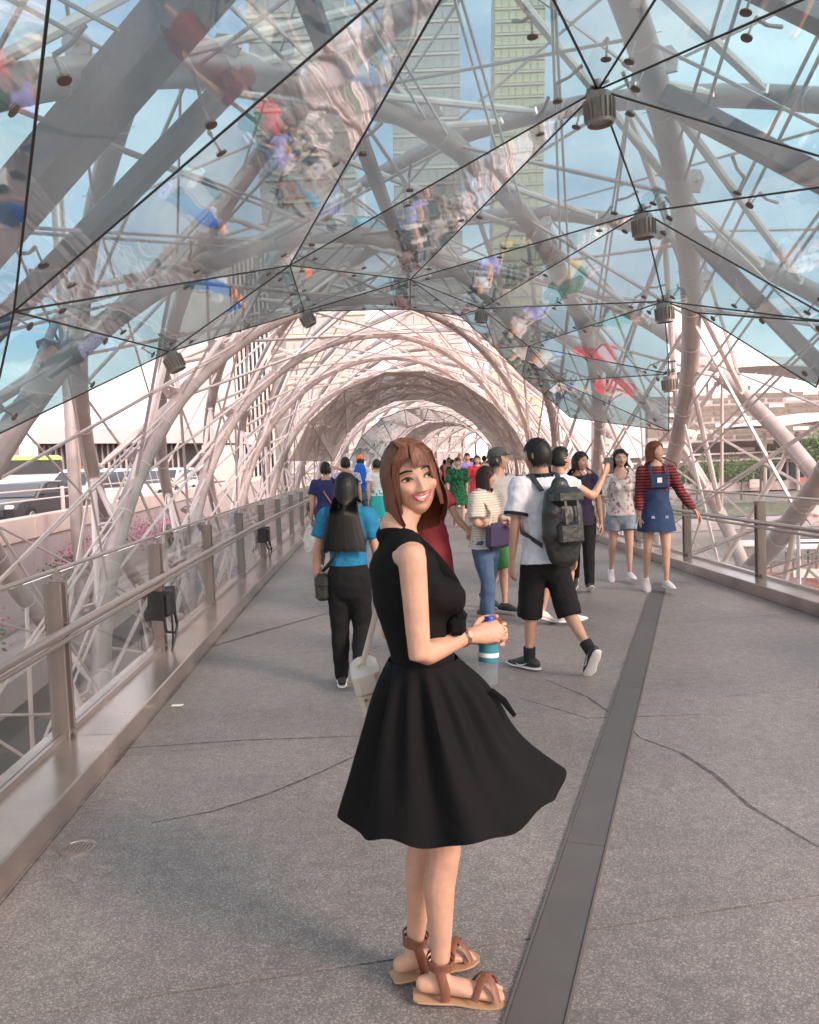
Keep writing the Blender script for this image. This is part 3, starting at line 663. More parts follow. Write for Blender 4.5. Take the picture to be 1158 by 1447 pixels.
for i,(px,py,Y,rx,lab) in enumerate(((120,850,12.5,1.3,'pink bougainvillea shrub against the parapet, the bigger one'),(15,850,9.5,1.1,'pink bougainvillea shrub at the near end of the planter'),(265,770,21,1.5,'pink bougainvillea shrub farther along behind the crossing tubes'),(330,735,30,1.6,'faint pink bougainvillea shrub far along the planter'))):
    p=atY(px,py,Y); sx=XL(Y)+1.1; s_=empty('bougainvillea',(sx,Y,-1.9),lab,'shrub','bougainvillea between the bridges')
    MB().tube([(sx,Y,-1.9),(sx+.1,Y,-1.2),(sx,Y+.1,-.7)],[.05,.04,.02],6).build('stem','bark',s_)
    leaves('foliage',(sx,Y,-.75),(.7,rx,.5),500,.05,'leaf_green',s_,i+20); leaves('flowers',(sx,Y,-.65),(.75,rx*1.05,.55),1100,.045,'petal_pink',s_,i+40)
pb=empty('planter',(XL(10)+1,10,-2.2),'long grey concrete planter between the two bridges','planter')
for y in range(-6,60,3): MB().bar((XL(y)+1.05,y+.01,-2.1),(XL(y+3)+1.05,y+2.99,-2.1),1.5,.5).build('planter_block','concrete_mauve',pb,smooth=False)
# ------------------------------------------------------------ right bank
gs=empty('grandstand',(60,150,-6),'tiered brown grandstand across the water','grandstand'); Y=165
for k in range(14):
    z=-4+k*1.35; y=Y+k*1.8; a_=atY(930,600,y).x; MB().box((a_+45,y,z),(95,1.9,1.35)).build('tier','stand_tile' if k%3 else 'concrete_mauve',gs,smooth=False)
    for i in range(22): MB().box((a_+1.5+i*4.1,y-.96,z+.25),(3.4,.12,.75)).build('seat_block','tower_white' if (i*7+k*3)%5==0 else 'stand_tile',gs,smooth=False)
def shell(label,px0,py0,px1,py1,Y,rise,name='arched_roof'):
    a_,b_=atY(px0,py0,Y),atY(px1,py1,Y); o=empty(name,a_,label,'roof','pale roofs across the water'); n=14
    for k in range(n):
        t0,t1=k/n,(k+.97)/n; vs=[]
        for t in (t0,t1):
            for u in range(7):
                s_=u/6; p=a_.lerp(b_,t); vs.append((p.x,Y+s_*30,p.z+rise*math.sin(PI*min(1,t*.8+.1))*(.55+.45*math.sin(s_*PI*.9))))
        up=[(x,y,z+.5) for x,y,z in vs]; fs=[(i,i+1,8+i,7+i) for i in range(6)]; mb=MB(); mb.add(vs,[f[::-1] for f in fs]); mb.add(up,fs)
        mb.add([vs[0],vs[7],up[7],up[0]],[(0,1,2,3)]); mb.build('roof_panel','tower_white',o,smooth=False)
    for k in range(5):
        p=a_.lerp(b_,(k+.5)/5); MB().tube([(p.x,Y+8,-6),(p.x,Y+8,p.z)],.35,8).build('column','concrete_mauve',o)
shell('long pale arched roof rising above the grandstand',985,535,1290,555,215,9)
shell('lower ribbed pale roof beside the grandstand',1085,610,1330,600,140,3)
mall=empty('waterfront_building',(40,150,-6),'long low waterfront building with dark glazing behind the palms','building')
a_=atY(880,690,150); MB().box((a_.x+50,156,-2.5),(110,10,7)).build('wall','concrete_mauve',mall,smooth=False)
for i in range(34): MB().box((a_.x-2+i*3.1,150.9,-2.6),(2.5,.3,3.2)).build('window','dark_glass',mall,smooth=False)
for i in range(2): MB().box((a_.x+50,150.2,-.2+i*1.2),(112,2.4,.3)).build('ledge','roof_pale',mall,smooth=False)
for i in range(7):
    p=(a_.x+6+i*9,150,-4.6); MB().box(p,(1.8,.2,1.5)).build('shopfront','boat_red' if i%2 else 'roof_pale',mall,smooth=False)
def boat(px,py,Y,label,yaw):
    p=gnd(px,py,-6.1); k=Y/p.y; x=atY(px,py,Y).x; o=empty('river_boat',(x,Y,-6.1),label,'boat','boats moored below the bridge'); L=Vector((x,Y,-6.1)); c,s=math.cos(yaw),math.sin(yaw)
    T=lambda a,b,z:L+Vector((a*c-b*s,a*s+b*c,z)); vs=[];N=9
    for i in range(N):
        t=i/(N-1)*2-1; w_=1.25*(1-abs(t)**3*.75); sh=.25*t*t
        vs+= [T(-w_,t*4.2,.75+sh),T(-w_*.7,t*4.0,-.05),T(w_*.7,t*4.0,-.05),T(w_,t*4.2,.75+sh)]
    fs=[(i*4+j_,i*4+(j_+1)%4,i*4+4+(j_+1)%4,i*4+4+j_) for i in range(N-1) for j_ in range(4)]+[(3,2,1,0),(N*4-4,N*4-3,N*4-2,N*4-1)]
    MB().add(vs,fs).build('hull','boat_red',o)
    ax=(Vector((c,s,0)),Vector((-s,c,0)),Vector((0,0,1)))
    MB().box(T(0,-.3,2.35),(2.5,5.4,.16),ax,bev=.05).build('roof','boat_white',o)
    for sx in (-1,1):
        MB().box(T(sx*1.05,-.3,1.0),(.08,5,.5),ax).build('side_panel','boat_white',o)
        for k_ in range(5): MB().bar(T(sx*1.08,-2.6+k_*1.15,.8),T(sx*1.08,-2.6+k_*1.15,2.3),.07,.07,up=(0,1,0)).build('pillar','boat_red',o)
boat(1108,805,46,'white roofed red river boat moored below the railing, fully in view',R_(75)); boat(1175,800,44,'white roofed red river boat moored behind its twin',R_(80))
# ============================================================ people
def skinmat():
    m=mat('skin',(1,1,1),.48,0,.10,26,.10,90,spec=.4,attr='Col'); b=m.node_tree.nodes['Principled BSDF']; b.inputs['Subsurface Weight'].default_value=.12; b.inputs['Subsurface Radius'].default_value=(.012,.005,.003); b.inputs['Subsurface Scale'].default_value=1.; return m
skinmat()
m=mat('hair',(0,0,0),.5,0,.12,90,.06,200,spec=.35,attr='Col')
def cloth(name,col,rough=.85,var=.12,scale=30,bump=.5,bs=14): return mat(name,col,rough,0,var,scale,bump,bs,spec=.2)
def stripe(name,c1,c2,freq,thr=.5):
    m=cloth(name,c1); g=NG(m); b=m.node_tree.nodes['Principled BSDF']; tc=g.n('ShaderNodeTexCoord'); sp=g.n('ShaderNodeSeparateXYZ'); g.l(tc.outputs['Object'],sp.inputs[0])
    a=g.n('ShaderNodeMath',operation='MULTIPLY'); a.inputs[1].default_value=freq; g.l(sp.outputs[2],a.inputs[0]); f=g.n('ShaderNodeMath',operation='FRACT'); g.l(a.outputs[0],f.inputs[0])
    t=g.n('ShaderNodeMath',operation='GREATER_THAN'); t.inputs[1].default_value=thr; g.l(f.outputs[0],t.inputs[0]); mx=g.n('ShaderNodeMixRGB'); mx.inputs[1].default_value=(*c1,1); mx.inputs[2].default_value=(*c2,1)
    g.l(t.outputs[0],mx.inputs[0]); g.l(mx.outputs[0],b.inputs['Base Color'])
def pattern(name,c1,c2,scale,thr,c3=None):
    m=cloth(name,c1); g=NG(m); b=m.node_tree.nodes['Principled BSDF']; tc=g.n('ShaderNodeTexCoord'); v=g.n('ShaderNodeTexNoise',Scale=scale,Detail=3.); g.l(tc.outputs['Object'],v.inputs['Vector'])
    r=g.n('ShaderNodeValToRGB'); r.color_ramp.interpolation='LINEAR'; e=r.color_ramp.elements; e[0].position=thr-.02; e[0].color=(*c1,1); e[1].position=thr+.02; e[1].color=(*c2,1)
    if c3: x=e.new(min(.99,thr+.1)); x.color=(*c3,1)
    g.l(v.outputs[0],r.inputs[0]); g.l(r.outputs[0],b.inputs['Base Color'])
mat('black_dress',(.008,.007,.0075),.8,0,.2,200,.12,60,spec=.12); cloth('black_cloth',(.012,.011,.012)); cloth('blue_tee',(.02,.165,.30)); cloth('navy_tee',(.03,.03,.10)); cloth('white_polo',(.62,.60,.64)); cloth('navy_trim',(.015,.015,.03))
cloth('grey_tee',(.42,.38,.37)); cloth('plum_tee',(.035,.025,.05)); cloth('jeans',(.07,.11,.19),.85,.3,9); cloth('denim_dark',(.03,.05,.11),.85,.25,12); cloth('denim_light',(.26,.29,.35),.85,.3,12)
cloth('red_dress',(.55,.05,.06)); cloth('maroon',(.22,.03,.035)); cloth('lilac',(.25,.22,.48)); cloth('green_cloth',(.07,.22,.08)); cloth('teal_cloth',(.04,.34,.36)); cloth('royal_blue',(.02,.10,.42)); cloth('orange_cloth',(.75,.16,.06)); cloth('pale_cloth',(.62,.57,.55)); cloth('beige_cloth',(.45,.36,.3)); cloth('cap_grey',(.10,.10,.095)); cloth('sock_dark',(.02,.02,.022)); cloth('pink_cloth',(.6,.3,.33)); cloth('dark_cloth',(.03,.028,.03))
stripe('cream_stripe',(.60,.54,.46),(.42,.36,.3),42.,.62); stripe('red_stripe',(.30,.04,.04),(.035,.02,.03),30.,.5)
m=MATS['red_stripe']
pattern('floral',(.66,.58,.55),(.42,.14,.18),22.,.60,(.25,.15,.25)); pattern('green_lace',(.015,.06,.03),(.03,.15,.06),28.,.52); pattern('lilac_print',(.48,.42,.55),(.2,.15,.4),26.,.56)
mat('black_leather',(.018,.018,.018),.38,0,.2,14,.25,30); mat('cream_leather',(.62,.52,.44),.5,0,.08,14,.1,60); mat('brown_leather',(.20,.075,.042),.5,0,.15,20,.1,40); mat('tan_sole',(.45,.27,.16),.6); mat('tan_leather',(.34,.12,.07),.5); mat('white_rubber',(.72,.68,.66),.5); mat('shoe_black',(.025,.024,.026),.6); mat('shoe_white',(.68,.62,.6),.6); mat('gold',(.6,.42,.2),.3,.9); mat('purple_bag',(.04,.025,.07),.5); mat('teeth',(.72,.67,.62),.25); mat('eye',(1,1,1),.12,0,0,5,attr='Col'); mat('lash',(.015,.01,.008),.6); mat('lips',(.48,.13,.12),.35); mat('blue_cap',(.015,.05,.4),.35); mat('teal_label',(.03,.20,.25),.4); mat('nail',(.62,.3,.26),.3); mat('yellow_bag',(.65,.40,.06),.5); mat('plastic_bag',(.78,.70,.70),.45,alpha=.6); mat('paper',(.8,.76,.74),.8); mat('phone',(.03,.03,.035),.25)
glassmat('bottle_plastic',(.86,.9,.92),1.45,.12)
def unit_head(nu,nv,fem=1,smile=0.):
    vs=[];cs=[]
    for j in range(nv+1):
        e_=-PI/2+PI*j/nv
        for i in range(nu):
            s=i/nu*2-1; az=PI*(.45*s+.55*s**3); sx,sy,sz=math.sin(az)*math.cos(e_),math.cos(az)*math.cos(e_),math.sin(e_)
            x=.345*math.copysign(abs(sx)**.92,sx); z=.5*sz; y=(.385*sy**.78 if sy>0 else -.43*(-sy)**.95)
            t=min(1,max(0,-z/.5)); x*=1-(.30 if fem else .22)*t**1.7
            if sy<0: y*=1-.5*t*t*(3-2*t)
            else: y*=1+.04*t
            c=[1,1,1]
            if sy>0:
                G=lambda cx,cz,wx,wz: math.exp(-((abs(x)-cx)/wx)**2-((z-cz)/wz)**2)
                nose=0
                if -.21<z<.10:
                    tt=(z+.165)/(.265); prof=(1-max(0,tt))*.115 if tt>=0 else .115*max(0,1+tt*6)
                    nose=prof*math.exp(-(x/(.042+.03*max(0,1-abs(tt)*4)))**2)
                dy=nose+.026*G(.062,-.155,.03,.03)-.042*G(.15,.005,.085,.05)+.014*G(.13,.10,.12,.04)+(.02+.03*smile)*G(.2,-.12,.09,.08)+.02*G(0,-.265,.11,.05)+.03*G(0,-.43,.1,.07)-.015*G(0,-.34,.09,.03)-.012*smile*G(.19,-.22,.02,.07)
                y+=dy*min(1,sy*2)
                lp=math.exp(-((abs(x)/(.115+.03*smile))**4)-((z+.262-.5*smile*x*x*3)/(.032))**4)
                bl=.10*G(.21,-.12,.1,.08)
                c=[1-.22*lp+.0*bl,1-.58*lp-bl,1-.5*lp-bl]
                br=math.exp(-((abs(x)-.15)/.09)**4-((z-.105+.25*(abs(x)-.15)**2*4)/.018)**2)
                ey=math.exp(-((abs(x)-.15)/.062)**4-((z-.01)/.022)**2)
                k=1-.75*br*min(1,sy*2)-.72*ey*min(1,sy*2); c=[q*k for q in c]
            vs.append((x,y,z)); cs.append(c)
    fs=[(j*nu+i,j*nu+(i+1)%nu,(j+1)*nu+(i+1)%nu,(j+1)*nu+i)[::-1] for j in range(nv) for i in range(nu)]
    return np.array(vs),fs,np.array(cs)
HEADS={}
def get_head(nu,nv,fem,smile=0.):
    k=(nu,nv,fem,smile)
    if k not in HEADS: HEADS[k]=unit_head(nu,nv,fem,smile)
    return HEADS[k]
def remesh(mb,vox,it=6,disp=0,dscale=.12,dec=None):
    me=bpy.data.meshes.new('tmp'); me.from_pydata(mb.v,[],mb.f); o=bpy.data.objects.new('tmp',me); COL.objects.link(o)
    md=o.modifiers.new('r','REMESH'); md.mode='VOXEL'; md.voxel_size=vox
    if it: s=o.modifiers.new('s','SMOOTH'); s.factor=.5; s.iterations=it
    if disp:
        tx=bpy.data.textures.get('folds_%g'%dscale) or bpy.data.textures.new('folds_%g'%dscale,'CLOUDS'); tx.noise_scale=dscale; tx.noise_depth=2
        d=o.modifiers.new('d','DISPLACE'); d.texture=tx; d.strength=disp; d.mid_level=.5; d.texture_coords='LOCAL'
    dg=bpy.context.evaluated_depsgraph_get(); e=o.evaluated_get(dg); r=bpy.data.meshes.new_from_object(e)
    n=len(r.vertices); v=np.zeros(n*3); r.vertices.foreach_get('co',v); f=[tuple(p.vertices) for p in r.polygons]
    bpy.data.objects.remove(o); bpy.data.meshes.remove(me); bpy.data.meshes.remove(r)
    return v.reshape(-1,3),f
def mkmesh(name,chunks,mats,parent,colour=True,smooth=True):
    """chunks: (verts Nx3 world, faces, colours Nx3, material index) in one mesh"""
    L=rootloc(parent); V=[];Fc=[];C=[];M=[];k=0
    for v,f,c,mi in chunks:
        v=np.asarray(v,float); V.append(v-np.array(L)); Fc+= [tuple(i+k for i in q) for q in f]; M+=[mi]*len(f)
        if colour: C.append(np.broadcast_to(np.asarray(c,float),(len(v),3)))
        k+=len(v)
    V=np.concatenate(V); me=bpy.data.meshes.new(name); me.from_pydata(V.tolist(),[],Fc)
    for m_ in mats: me.materials.append(MATS[m_])
    me.polygons.foreach_set('material_index',M); me.polygons.foreach_set('use_smooth',[smooth]*len(me.polygons))
    if colour:
        at=me.color_attributes.new('Col','FLOAT_COLOR','POINT'); C=np.concatenate(C); at.data.foreach_set('color',np.concatenate([C,np.ones((len(C),1))],1).ravel())
    me.update(); o=bpy.data.objects.new(name,me); COL.objects.link(o); o.parent=parent; return o
def mb_chunk(mb,c=(1,1,1),mi=0): return (np.array([tuple(p) for p in mb.v]),mb.f,c,mi)
def hand(mb,w,d,n,side,h,curl=.5,spread=.06,grip=None,n_=7,thumb_out=.55):
    """w wrist, d direction of the fingers, n palm normal (palm faces n); side +1 thumb towards d x n"""
    w,d,n=Vector(w),Vector(d).normalized(),Vector(n); n=(n-d*d.dot(n)).normalized(); t=d.cross(n)*side; k=h/1.65
    mb.tube([w-d*.02*k,w+d*.015*k,w+d*.05*k,w+d*.085*k],[(.017*k,.024*k),(.016*k,.03*k),(.015*k,.038*k),(.012*k,.037*k)],10,ref=n,round_=True)
    Ls=[.068,.077,.072,.056]; cs=curl if isinstance(curl,(list,tuple)) else [curl]*4
    for i in range(4):
        o=(1.5-i)*.0185*k; b=w+d*.08*k+t*o; dd=(d+t*(1.5-i)*spread).normalized(); a=0; pts=[b]; p=b
        for q,fr in enumerate((.45,.32,.23)):
            a+=cs[i]*(.9 if q==0 else 1.0); p=p+(dd*math.cos(a)+n*math.sin(a))*Ls[i]*fr*1.05*k; pts.append(p)
        mb.tube(pts,[.0088*k,.0082*k,.0076*k,.0062*k],n_,round_=True)
    b=w+d*.02*k+t*.022*k+n*.006*k; d1=(d*.62+t*thumb_out+n*.35).normalized(); p1=b+d1*.045*k; d2=(d*.85+t*(thumb_out-.4)+n*.35).normalized(); p2=p1+d2*.03*k; p3=p2+(d2+n*.25).normalized()*.022*k
    mb.tube([b,p1,p2,p3],[.014*k,.0105*k,.0098*k,.0075*k],n_,round_=True)
def hair_mesh(o,T,scale,style,col,n=420,seed=1,wid=.022,grav=(0,0,-1),cs=None,thick=1.08):
    """T maps unit head coords to world; hair built as a close cap plus many strand ribbons"""
    rg=np.random.RandomState(seed); chunks=[]; col=np.array(col)
    hv,hf,_=get_head(48,36,1); r=np.linalg.norm(hv/np.array([.345,.42,.5]),axis=1); hl={'short':.30,'bob':.20,'long':.24,'pony':.30,'bangs':.12}.get(style,.28)
    def isface(p): 
        x,y,z=p
        if style=='short': return (y>-.06 and z<.02 and not(abs(x)>.2 and y<.05)) or (y>.14 and z<hl) or z<-.22
        if style=='pony': return (y>.05 and z<.12) or (y>.14 and z<hl) or z<-.25
        return (y>.14 and z<hl-.05*(abs(x)>.2)) or z<-.36 or (z<-.2 and y>0)
    keep=[f for f in hf if not any(isface(hv[i]) for i in f)]
    cv=hv*np.where(hv[:,2:3]>0,thick,thick-.02); cv=cv+rg.normal(size=cv.shape)*.004
    chunks.append((np.array([T(p) for p in cv]),keep,col*.8,0))
    g=np.array(grav,float); end={'short':None,'bob':-.62,'long':-1.45,'pony':None,'bangs':-.62}[style] if cs is None else cs
    for i in range(n):
        for _ in range(40):
            d=rg.normal(size=3); d/=np.linalg.norm(d)
            if d[2]>-.25 and not isface(d*np.array([.345,.40,.5])): break
        A=np.array([.345,.42,.5])*(thick+rg.uniform(-.01,.055)); p=d*A; pts=[p.copy()]; part=.06
        if style in('short','pony'):
            steps=5; L=.055 if style=='short' else .07
        else: steps=16 if style!='long' else 28; L=.115 if style!='long' else .1
        stop=end+rg.uniform(-.05,.05) if end is not None else None
        for q in range(steps):
            nn=p/A**2; nn/=np.linalg.norm(nn); v=g.copy()
            if style=='short': v=np.array([p[0]*.8+rg.normal()*.25,.55 if p[2]>.25 else -.1,-.7])
            elif style=='pony': v=np.array([-p[0]*.6,-1,-.25])
            else:
                if q<5: v=v+np.array([math.copysign(.9,p[0]-part) if p[1]>-.1 else p[0]*1.2,(-.25 if p[1]>0 else -.1),0])*max(0,p[2]+.1)*1.2
                if p[1]>.12 and p[2]<.35: v=v+np.array([math.copysign(1.6,p[0]),-.9,0])
            inside=((p/A)**2).sum()
            if inside<1.12 and p[2]>-.25: v=v-nn*min(0,0)-nn*v.dot(nn)
            v/=np.linalg.norm(v)+1e-6; p=p+v*L
            if style in('long','bob') and p[2]<.2: cl_=.38+(.30*min(1,max(0,-p[2]-.3)) if style=='long' else 0)+rg.uniform(0,.02); p[0]=max(-cl_,min(cl_,p[0]))
            e2=((p/A)**2).sum()
            if e2<1 and p[2]>-.12: p=p/math.sqrt(e2)
            if p[2]<-.12 and stop is not None:
                # drape: keep outside the neck column
                rr=math.hypot(p[0],p[1]+.05); mnr=.30 if style!='long' else .30
                if rr<mnr: s_=mnr/rr; p[0]*=s_; p[1]=(p[1]+.05)*s_-.05
                if style=='long' and p[2]<-.35:
                    p[0]*=1.04; tt=min(1,(-.35-p[2])/.45); lay=A[0]/.345-1
                    if p[1]<.08: p[1]=min(p[1],-(.30+(.36+lay*1.5)*tt)+.25*max(0,abs(p[0])-.3)*tt)
                    else: p[1]=max(p[1],.12+.5*tt)
            pts.append(p.copy())
            if stop is not None and p[2]<stop: break
        if stop is None or True:
            pts=np.array(pts); W=[]
            c=col*rg.uniform(.65,1.35)*np.array([1,rg.uniform(.9,1.05),rg.uniform(.85,1.05)])
            if style in('bob','long','bangs'):
                bad=(pts[:,1]>.16)&(np.abs(pts[:,0])<.27)&(pts[:,2]<.16)
                if bad.any(): pts=pts[:max(2,int(np.argmax(bad)))]
            vv=[];N=len(pts)
            for q in range(N):
                t_=pts[min(q+1,N-1)]-pts[max(q-1,0)]; nn=pts[q]/A**2; s_=np.cross(t_,nn); s_/=np.linalg.norm(s_)+1e-6; w_=wid*(1 if q<N-2 else (.75 if q==N-2 else .3)); vv+= [pts[q]-s_*w_,pts[q]+s_*w_]
            chunks.append((np.array([T(p) for p in vv]),[(2*q,2*q+1,2*q+3,2*q+2) for q in range(N-1)],c,0))
    if style=='pony':
        mb=MB(); pts=[T(np.array(p)) for p in ((0,-.42,.15),(0,-.58,.05),(0,-.6,-.3),(0,-.52,-.75))]; mb.tube(pts,[.05*scale,.1*scale,.09*scale,.02*scale],8); chunks.append(mb_chunk(mb,col))
    return mkmesh('hair',chunks,['hair'],o)
def person(label,xy,h,yaw,pose,skin=(.50,.27,.18),fem=1,hair=('short',(.012,.01,.009)),look=None,top=None,bottom=None,shoes='shoe_white',sole='white_rubber',detail=1,name='person',group=None,vox=.013,head_res=(44,34),build_=1.,nh=300,roll=0,hands=True,z0=0.,bare=False,smile=0.):
    base=Vector((xy[0],xy[1],z0)); o=empty(name,base,label,'person',group); yw=R_(yaw); c_,s_=math.cos(yw),math.sin(yw)
    X=Vector((c_,s_,0)); Yv=Vector((-s_,c_,0)); Z=Vector((0,0,1))
    def D(v): v=Vector(v); return (X*v.x+Yv*v.y+Z*v.z)
    def U(v): return D(v).normalized()
    lean=R_(pose.get('lean',2)); up=(Z*math.cos(lean)+Yv*math.sin(lean)); up=(up+X*pose.get('side',0)).normalized(); tw=R_(pose.get('twist',0)); sx=(X*math.cos(tw)+Yv*math.sin(tw)); fy=sx.cross(up)*-1
    P=base+Z*.52*h; J={'P':P,'X':X,'Y':Yv,'up':up}
    sw=(.098 if fem else .118)*h*build_; hw=.052*h*build_
    lo=1e9
    for sd,k in (('r',1),('l',-1)):
        hip=P+X*hw*k-Z*.01*h; th=U(pose.get('th_'+sd,(0,0,-1))); sh=U(pose.get('sh_'+sd,(0,0,-1))); kn=hip+th*.245*h; an=kn+sh*.232*h
        fd=U(pose.get('ft_'+sd,(.1*k,1,0))); J['hip'+sd],J['kn'+sd],J['an'+sd],J['fd'+sd]=hip,kn,an,fd
        toe=an+fd*.10*h; fu=Z-fd*fd.z; fu.normalize(); J['fu'+sd]=fu; lo=min(lo,(an-fu*.043*h).z,(an+fd*.11*h-fu*.043*h).z,(an-fd*.04*h-fu*.043*h).z)
    dz=base.z-lo; 
    for k in list(J):
        if k in('X','Y','up') or k[:2] in('fd','fu'): continue
        J[k]=J[k]+Z*dz
    P=J['P']; wa=P+up*.085*h; ch=P+up*.195*h; sc=P+up*.285*h; nb=P+up*.312*h
    J.update(wa=wa,ch=ch,sc=sc,nb=nb,sx=sx,fy=fy)
    for sd,k in (('r',1),('l',-1)):
        so_=sc-up*.008*h+sx*sw*k; ua=U(pose.get('ua_'+sd,(.12*k,-.02,-1))); fa=U(pose.get('fa_'+sd,(.05*k,.12,-1))); el=so_+ua*.168*h; wr=el+fa*.142*h
        J['so'+sd],J['el'+sd],J['wr'+sd],J['fa'+sd]=so_,el,wr,fa
    lk=look or {}; hs=.138*h*lk.get('size',1)
    hf_=lk.get('fwd'); hu=Vector(lk.get('up',(0,0,1))).normalized()
    if hf_ is None: hy=R_(lk.get('yaw',0)); hp=R_(lk.get('pitch',0)); hf_=(Yv*math.cos(hy)-X*math.sin(hy))*math.cos(hp)+Z*math.sin(hp); hu=(Z+X*lk.get('tilt',0)+up*.3).normalized()
    hf_=Vector(hf_).normalized(); hr=hf_.cross(hu).normalized(); hu=hr.cross(hf_)
    hc=nb+up*.028*h+hu*hs*.5+hf_*.012*h; hc=Vector(lk.get('pos',hc))
    T=lambda p: hc+hr*(p[0]*hs)+hf_*(p[1]*hs)+hu*(p[2]*hs)
    J.update(hc=hc,T=T,hs=hs,hf=hf_,hr=hr,hu=hu)
    b=build_; f=fem
    def torso(mb,off,lo_=-.06,hi_=1.,wa_=None):
        pts=[P-up*.05*h,P,wa,ch,sc-up*.02*h,sc+up*.012*h]; 
        R=[(.088,.068),(.094 if f else .09,.07),(.072 if f else .085,.056),(.084 if f else .1,.066),(.085 if f else .105,.058),(.055,.04)]
        mb.tube(pts,[(a*h*b+off,q*h*(.5+.5*b)+off) for a,q in R],16,ref=sx,round_=True)
        mb.tube([J['sol']+sx*.02*h,sc+up*.006*h,J['sor']-sx*.02*h],[.03*h+off,.036*h+off,.03*h+off],10,round_=True)
        if off: mb.tube([J['sol'],nb-up*.012*h,J['sor']],[.012*h+off,.03*h+off,.012*h+off],10)
        if f: 
            for k in (-1,1): mb.tube([ch+sx*k*.042*h+fy*.03*h,ch+sx*k*.042*h+fy*.055*h-up*.008*h],[.034*h+off*.5,.03*h+off*.5],10,round_=True)
    def limb(mb,pts,rr,n=12,rnd=True): 
        Q=[];R=[]
        for i in range(len(pts)-1):
            for t in (0,.5) : Q.append(pts[i].lerp(pts[i+1],t)); R.append(rr[i]*(1-t)+rr[i+1]*t)
        Q.append(pts[-1]);R.append(rr[-1]); mb.tube(Q,R,n,round_=rnd)
    # ---- body, one surface
    mb=MB(); torso(mb,0)
    for sd in 'rl':
        el,wr,so_=J['el'+sd],J['wr'+sd],J['so'+sd]; limb(mb,[so_,el,el.lerp(wr,.25),wr],[.030*h*b,.0235*h*b,.024*h*b,.0155*h])
        hip,kn,an=J['hip'+sd],J['kn'+sd],J['an'+sd]; back=-(J['fu'+sd].cross(J['fd'+sd]).cross(J['fu'+sd])); calf=kn.lerp(an,.3)-J['fd'+sd]*.008*h
        limb(mb,[hip,hip.lerp(kn,.35),kn,calf,kn.lerp(an,.75),an],[.05*h*b,.047*h*b,.030*h,.030*h,.0195*h,.0165*h])
        fd,fu=J['fd'+sd],J['fu'+sd]; mb.tube([an-fd*.028*h-fu*.022*h,an-fu*.02*h,an+fd*.05*h-fu*.026*h,an+fd*.10*h-fu*.034*h],[(.016*h,.015*h),(.019*h,.017*h),(.014*h,.021*h),(.009*h,.022*h)],10,ref=fu,round_=True)
    mb.tube([sc-up*.01*h,nb+up*.01*h,hc-hu*hs*.22-hf_*hs*.08],[.042*h,.032*h if f else .037*h,.03*h if f else .036*h],12,round_=True)
    mb.tube([J['sol'],nb-up*.012*h,J['sor']],[.012*h,.03*h,.012*h],8)
    v,fc=remesh(mb,vox,5); sk=np.array(skin); ch_=[(v,fc,sk,0)]
    hv,hfc,hcl=get_head(*head_res,fem,smile); hv2=np.array([T(p) for p in hv]); ch_.append((hv2,hfc,hcl*sk,0))
    for k in (-1,1):   # ears
        em=MB(); c0=T((k*.335,-.04,-.03)); em.tube([c0-hu*hs*.09+hf_*hs*.02,c0,c0+hu*hs*.08-hf_*hs*.02],[(.006*h,.008*h),(.009*h,.012*h),(.007*h,.012*h)],8,ref=hr,round_=True); ch_.append(mb_chunk(em,sk*np.array([1,.9,.88])))
    if hands:
        for sd,k in (('r',1),('l',-1)):
            hm=MB(); fa=J['fa'+sd]; hp=pose.get('hand_'+sd,{}); pn=D(hp.get('palm',(-k,0,0))); hd=D(hp['dir']) if 'dir' in hp else fa; hand(hm,J['wr'+sd]+hd.normalized()*.012*h,hd,pn,hp.get('side',k),h*hp.get('size',1),hp.get('curl',.35),hp.get('spread',.06)); ch_.append(mb_chunk(hm,sk*np.array([1,.96,.95])))
    mkmesh('body',ch_,['skin'],o)
    # ---- clothes
    if top:
        st=dict(off=.016,sleeve=.55,lo=0.,mat=top) if isinstance(top,str) else {**dict(off=.016,sleeve=.55,lo=0.),**top}
        mb=MB(); torso(mb,st['off'])
        if st['lo']: 
            pts=[wa,P,P-up*st['lo']*h]; fl=st.get('flare',.0); mb.tube(pts,[(.08*h*b+.02,.062*h+.02),(.096*h*b+.02,.072*h+.02),(.100*h*b+.026+fl,.078*h+.026+fl)],18,ref=sx)
        for sd in 'rl':
            so_,el,wr=J['so'+sd],J['el'+sd],J['wr'+sd]; sl=st['sleeve']; of=st['off']
            if sl<=0: continue
            mb.tube([so_+up*.002,so_.lerp(el,.15)],.033*h*b+of,10,round_=True)
            if sl<=1: mb.tube([so_,so_.lerp(el,sl*.5),so_.lerp(el,sl)],[.032*h*b+of,.031*h*b+of+.004,.031*h*b+of+.008],12)
            else: limb(mb,[so_,el,el.lerp(wr,sl-1)],[.032*h*b+of,.025*h*b+of,.019*h+of])
        v,fc=remesh(mb,vox,4,.026 if detail else 0,.085); keep=v
        # neckline: cut away everything above it
        ncut=nb+up*.002*h; dv=(v-np.array(ncut))@np.array(up); dist=np.linalg.norm((v-np.array(nb))-np.outer((v-np.array(nb))@np.array(up),np.array(up)),axis=1); bad=((dv>0)&(dist<.055*h))|(((v-np.array(P))@np.array(up))<(-st['lo']*h if st['lo'] else st.get('hem',.012)*h))
        vn=st.get('vneck',0)
        if vn: 
            rel=v-np.array(nb); a_=rel@np.array(up); bx_=np.abs(rel@np.array(sx)); cz=rel@np.array(fy); bad|=(cz>0)&(a_>-vn)&(bx_<.03*h+(a_+vn)*.45)&(a_<.05*h)&(bx_<.06*h)
        fc=[q for q in fc if not any(bad[i] for i in q)]
